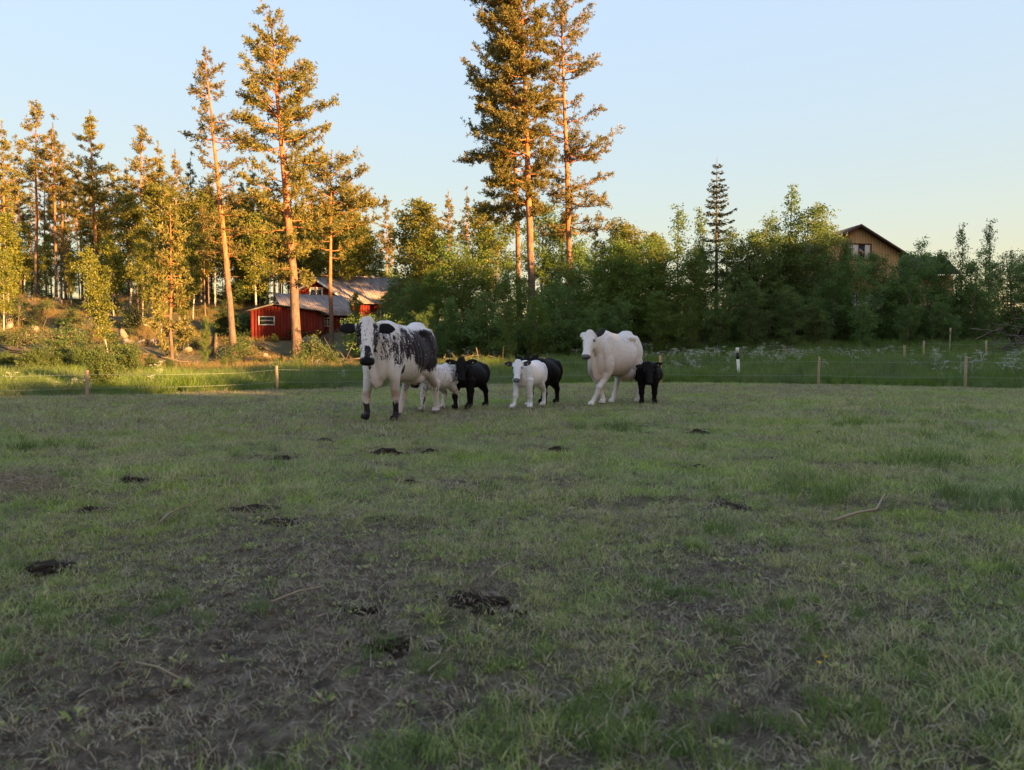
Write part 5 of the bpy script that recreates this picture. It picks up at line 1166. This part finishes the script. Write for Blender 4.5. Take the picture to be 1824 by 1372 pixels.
scatter("short_grass", "short grazed grass with worn patches in the foreground", T_short, x, y, rgn.uniform(.5, 1.1, len(x)) * (1 - .5 * b) * (.85 + .5 * lush(x, y)), .25, 1)
x, y = field_pts(rgn, 4.5, 11, 190); b = bare(x, y); k = (rgn.random(len(x)) > b * 0.85) & off_pats(x, y); x, y, b = x[k], y[k], b[k]
scatter("field_grass", "short grass of the field around the cattle", T_mid, x, y, rgn.uniform(.4, .9, len(x)) * (1 - .4 * b) * (1 + .8 * lush(x, y)), .2, 2)
x, y = field_pts(rgn, 10.8, 27.5, 62); k = y < verge_y(x) + .6; x, y = x[k], y[k]; b = bare(x, y); k = (rgn.random(len(x)) > b * 0.85) & off_pats(x, y); x, y, b = x[k], y[k], b[k]
scatter("far_field_grass", "short grass at the back of the field", T_far, x, y, rgn.uniform(.35, .8, len(x)) * (1 + .6 * lush(x, y)), .15, 3)
T_th = [grass_tuft(120 + k, 30, 0.08, 0.006, 0.030, 0.0030, M['thatch'], 1.3) for k in range(6)]
x, y = field_pts(rgn, 1.05, 8.5, 330)
scatter("thatch", "dead grey brown grass lying between the living blades", T_th, x, y, rgn.uniform(.6, 1.3, len(x)), .3, 21)
x, y = field_pts(rgn, 8.2, 24, 26); k = (y < verge_y(x)) & (fbm(x, y, 1.8, 83) > .42); x, y = x[k], y[k]
scatter("thatch_far", "dull dry grass mixed into the field further back", [grass_tuft(130 + k, 40, 0.22, 0.02, 0.075, 0.008, M['thatch'], 0.9) for k in range(4)], x, y, rgn.uniform(.7, 1.3, len(x)), .2, 22)
# taller tufts left uneaten
TT = [grass_tuft(60 + k, 70, 0.09, 0.06, 0.17, 0.0042, M['tall_grass'], 0.4) for k in range(4)]
px_t = [(1085, 768, 9, .22), (1765, 1020, 5, .12), (1800, 900, 8, .3), (1700, 780, 10, .5), (1560, 760, 8, .4), (30, 800, 8, .35), (1780, 740, 14, .9), (780, 1370, 8, .12), (1030, 1330, 9, .12), (1560, 1290, 10, .18), (1200, 1300, 10, .2), (1340, 960, 6, .2),
        (310, 1090, 6, .15), (60, 1130, 8, .2), (1660, 830, 8, .4), (1450, 880, 8, .3), (1770, 1180, 8, .2), (700, 1180, 4, .1), (905, 1160, 4, .12), (1200, 1050, 5, .12), (1380, 1110, 10, .2)]
xs, ys2, sc = [], [], []
for px, py, n, sp_ in px_t:
    d = CAMZ * F / (py - HOR)
    for k in range(n * 2): xs.append((px - CX) * d / F + rgn.normal() * sp_); ys2.append(d + rgn.normal() * sp_ * .8); sc.append(rgn.uniform(.25, .5) if d < 4 else rgn.uniform(.5, 1.2))
x, y = field_pts(rgn, 3.0, 16, 5.0); k = rgn.random(len(x)) < .10 + .9 * sstep(.6, 1.1, lush(x, y)); xs += list(x[k]); ys2 += list(y[k]); sc += list(rgn.uniform(.3, .95, k.sum()))
scatter("grass_clumps", "taller uneaten grass clumps in the field", TT, np.array(xs), np.array(ys2), np.array(sc), .15, 4)
# tall verge grass behind the field edge, and on the banks
TV = [grass_tuft(80 + k, 60, 0.20, 0.22, [.55, .65, .75][k % 3], 0.011, M['tall_grass'], 0.28) for k in range(6)]
n = 30000; y = rgn.uniform(13, 46, n); x = rgn.uniform(-1, 1, n) * (y * .72 + 2); dv = y - verge_y(x)
lim = np.where(x < -8, 9, np.where(x < 1, 8, 22)); k = (dv > -.25) & (dv < lim + 3 * noise(x, y, 3, 5)) & (rgn.random(n) < np.where(dv < 10, 1, .55)); x, y, dv = x[k], y[k], dv[k]
scl = rgn.uniform(.55, 1.05, len(x)) * (.45 + .55 * sstep(-.2, 1.2, dv)) * np.where(x < -9, .8, 1) * (.75 + .5 * noise(x, y, 2, 77))
scatter("tall_grass", "tall green grass along the fence at the field edge", TV, x, y, scl, .12, 5, 0, False)
TD = [grass_tuft(95 + k, 40, 0.25, 0.10, .38, 0.014, M['dry_grass'], 0.5) for k in range(4)]
n = 9000; y = rgn.uniform(30, 75, n); x = rgn.uniform(-1, 0.0, n) * (y * .72 + 2); k = (y - verge_y(x) > 7) & (fbm(x, y, 4, 91) > .40); x, y = x[k], y[k]
scatter("dry_grass", "dry orange grass and undergrowth on the wooded slope", TD, x, y, rgn.uniform(.5, 1.2, len(x)), .2, 6, 0, False)
# cow parsley
def umbel(seed):
    rg = np.random.default_rng(seed); a = Acc(); b = Acc(); h = .62
    tube(a, [(0, 0, 0), (.02, .01, h * .6), (.03, 0, h)], [.004, .003, .002], 3, cap=False)
    for k in range(5):
        z = h * rg.uniform(.55, .95); az = rg.random() * 6.28; t_ = np.array([math.cos(az) * .16, math.sin(az) * .16, z + .12]); tube(a, [(0.02, 0, z - .08), t_], [.003, .002], 3, cap=False)
        m = 16; q = t_ + rg.normal(size=(m, 3)) * np.array([.045, .045, .012]); blades(a, rg, q, rg.normal(size=(m, 3)) * np.array([1, 1, .25]), .026, .022, np.full(m, .9))
    return bpy.data.objects.new("umbel", a.mesh("umbel", M['white_flower']))
UM = [umbel(k) for k in range(4)]
n = 5200; y = rgn.uniform(15, 44, n); x = rgn.uniform(-1, 1, n) * (y * .72 + 1); dv = y - verge_y(x)
dens = sstep(.42, .62, fbm(x, y, 2.2, 66)) * np.where(x > 6, .22, .10) * (dv > .5) * (dv < 15) + .10 * (x < -9) * (dv > .3) * (dv < 5)
dens += .35 * np.exp(-(((x - 9) / 4) ** 2 + ((y - 35) / 3.5) ** 2)); k = (rgn.random(n) < dens) & (dv > .4); x, y = x[k], y[k]
scatter("cow_parsley", "white flowering cow parsley in the tall grass", UM, x, y, rgn.uniform(.7, 1.15, len(x)) * np.where(x < -5, .6, 1), .1, 7, 0, False)
# straw, clods and small litter in the foreground
def straw_bits(seed, n=5):
    rg = np.random.default_rng(seed); a = Acc()
    for k in range(n):
        c = rg.normal(size=3) * .05; c[2] = .008; az = rg.random() * 6.28; L = rg.uniform(.015, .055); d = np.array([math.cos(az) * L, math.sin(az) * L, rg.uniform(-.004, .02)])
        tube(a, [c - d * .5, c + np.array([0, 0, .005]), c + d * .5], [.0008, .0010, .0007], 3, rg.random(), cap=False)
    return bpy.data.objects.new("straw_bits", a.mesh("straw_bits", M['straw']))
x, y = field_pts(rgn, 1.1, 9, 60); scatter("straw_litter", "scattered bits of dry straw on the ground", [straw_bits(k) for k in range(5)], x, y, rgn.uniform(.5, 1.2, len(x)), .1, 8)
t = NT("soil_clod"); nz = t.noise(t.objc(), 40, 4, 0.7); M['clod'] = t.done(t.bsdf(t.ramp(nz, [(0.3, (0.05, 0.038, 0.028)), (0.7, (0.17, 0.135, 0.10))]), .95, .1, nz, .8, .004))
def clod(seed): return bpy.data.objects.new("clod", lump(seed, .012, .011, .008, M['clod'], 4, .5))
x, y = field_pts(rgn, 1.1, 7, 520); b = bare(x, y); k = rgn.random(len(x)) < b * 1.1; x, y = x[k], y[k]
scatter("soil_clods", "small crumbs of trodden soil in the bare patches", [clod(k) for k in range(5)], x, y, np.minimum(rgn.lognormal(-.75, .55, len(x)), 1.5), .5, 9)
# small broad leaves (clover, dandelion)
def rosette(seed):
    rg = np.random.default_rng(seed); a = Acc(); n = 9; az = rg.random(n) * 6.28; C = np.stack([np.cos(az) * .008, np.sin(az) * .008, np.full(n, .006)], 1)
    blades(a, rg, C, np.stack([np.cos(az), np.sin(az), rg.uniform(.15, .8, n)], 1), rg.uniform(.012, .026, n), .009, rg.random(n)); return bpy.data.objects.new("rosette", a.mesh("rosette", M['grass']))
x, y = field_pts(rgn, 1.1, 7, 20); scatter("small_weeds", "small broad leaved weeds between the grass", [rosette(k) for k in range(5)], x, y, rgn.uniform(.6, 1.4, len(x)), .1, 10, .004)

# dung pats, each a thing
def pat_mesh(seed):
    rg = np.random.default_rng(seed); a = Acc()
    for k in range(22):
        c = rg.normal(size=3) * np.array([.34, .20, 0]); s = rg.uniform(.05, .14) * (1.2 - .5 * min(1, np.hypot(c[0], c[1]) * 2)); V = []
        if k == 0: c = c * 0; s = .21
        if np.hypot(c[0] / .5, c[1] / .4) > 1: c = c * .8
        n = 5; off = rg.normal(size=(3, 3))
        for i in range(n + 1):
            th = math.pi * i / n
            for j in range(n * 2):
                ph = math.pi * j / n; d = np.array([math.sin(th) * math.cos(ph), math.sin(th) * math.sin(ph), math.cos(th)]); r = 1 + .3 * math.sin(5 * d @ off[0] + k) + .2 * math.sin(9 * d @ off[1])
                V.append(c + d * r * np.array([s * 1.3, s * 1.1, s * .55]) + np.array([0, 0, s * .12]))
        m = 2 * n; a.add(V, [(i * m + j, i * m + (j + 1) % m, (i + 1) * m + (j + 1) % m, (i + 1) * m + j) for i in range(n) for j in range(m)])
    return a.mesh("dung_pat", M['dung'])
PATS = [pat_mesh(k) for k in range(4)]
for k, (px, py, w, lab) in enumerate([(830, 1072, 150, "largest dark crumbly dung pat, in the middle of the foreground"), (645, 1083, 70, "small round dung pat left of the largest one"), (490, 937, 90, "upper right of two dung heaps left of centre, crumbly"),
      (440, 911, 90, "flat dark dung pat touching the crumbly heap left of centre"), (158, 913, 85, "flat dung pat near the left edge, level with the grass"), (95, 1018, 150, "broad brown dung patch at the left edge"),
      (228, 858, 70, "lumpy dung pat on the left, above the flat one"), (497, 818, 75, "dung heap with a raised dark rim, left of the cows"), (766, 806, 50, "small dung pat below the speckled calf"), (692, 809, 75, "dung pat below the speckled cow's hind foot"),
      (684, 779, 40, "tiny dung pat just under the speckled cow's front feet"), (988, 804, 85, "dark dung heap below the white calf"), (1243, 771, 50, "dung pat below the orange fence post"), (1380, 982, 95, "reddish brown dung patch on the right"),
      (1300, 907, 90, "broken dung patch right of centre"), (1245, 838, 60, "faint dung patch in the grass right of centre"), (1462, 773, 40, "small dung pat far right in the grass"), (580, 787, 45, "dung pat left of the speckled cow's front foot"), (700, 1150, 110, "dark soil lump in the bare middle foreground"),
      (1250, 1080, 10, None), (730, 862, 60, "thin dung patch below the speckled cow, in short grass")]):
    if lab is None: continue
    d = CAMZ * F / (py - HOR); x = (px - CX) * d / F; s = w * d / F / 1.0
    o = link("dung_pat", PATS[k % 4], None, (x, d, float(terrain(x, d)) - .006 * s)); o.scale = (s, s * .9, s * (.68 if d < 5 else 1.25)); o.rotation_euler = (0, 0, (k * 2.1) % 0.8 - .4); tag(o, lab, "dung")
# dry stems lying on the grass
def stem(p, q, lab, r=.004, kink=None):
    p = np.array([*p, float(terrain(*p)) + .035]); q = np.array([*q, float(terrain(*q)) + .04]); m = (p + q) / 2 + np.array([0, 0, .01]); P = [p, m, q]
    if kink is not None: P.append(np.array([*kink, float(terrain(*kink)) + .11]))
    a = Acc(); c = np.array(P[0]); tube(a, np.array(P) - c, [r, r, r * .9, r * .7][:len(P)], 6); o = link("dry_stem", a.mesh("dry_stem", M['straw'], True), None, tuple(c)); tag(o, lab, "dry stem")
def gp(px, py): d = CAMZ * F / (py - HOR); return ((px - CX) * d / F, d)
stem(gp(1490, 940), gp(1565, 922), "pale bent dry stem lying in the grass on the right", .008, gp(1580, 910))
stem(gp(280, 945), gp(308, 928), "short pale stem sticking up left of the dung heaps", .005, gp(350, 930))
stem(gp(478, 1090), gp(575, 1062), "long thin stem lying left of the small round dung pat", .004)
stem(gp(232, 1205), gp(315, 1228), "pale stem on bare soil at lower left", .003)
stem(gp(210, 1340), gp(262, 1322), "orange brown stem in the lower left corner", .003)
stem(gp(1118, 1172), gp(1142, 1192), "short broken stem below the worn centre", .003)
stem(gp(870, 1040), gp(910, 1020), "pale stem above the largest dung pat", .003)
stem(gp(1415, 1290), gp(1445, 1322), "thin pale stem at lower right", .003)
# straw patch at left edge
xx, yy = [], []
for k in range(420):
    d = CAMZ * F / (rgn.normal(866, 9) - HOR); xx.append((rgn.normal(35, 45) - CX) * d / F); yy.append(d)
scatter("straw_patch", "patch of trampled pale straw at the left edge", [straw_bits(30 + k, 9) for k in range(4)], np.array(xx), np.array(yy), rgn.uniform(1, 2, len(xx)), .1, 12, .01)
for k, (px, py) in enumerate([(1465, 1208), (1476, 1195), (1467, 1052), (212, 770)]):
    x, y = gp(px, py); z = float(terrain(x, y)); root = thing("yellow_flower", ["lower of two tiny yellow flowers at lower right", "upper of two tiny yellow flowers at lower right", "tiny yellow flower right of the worn ground", "tiny yellow flower far left in the field"][k], "flower", (x, y, z))
    a = Acc(); tube(a, [(0, 0, 0), (.002, 0, .04)], [.001, .001], 4); link("stalk", a.mesh("stalk", M['grass']), root); a = Acc(); rg2 = np.random.default_rng(k); az = np.arange(9) * .7; blades(a, rg2, np.tile([[.002, 0, .04]], (9, 1)), np.stack([np.cos(az), np.sin(az), np.full(9, .3)], 1), .008, .006, np.full(9, .5)); link("petals", a.mesh("petals", M['yellow_flower']), root)

finish_labels()
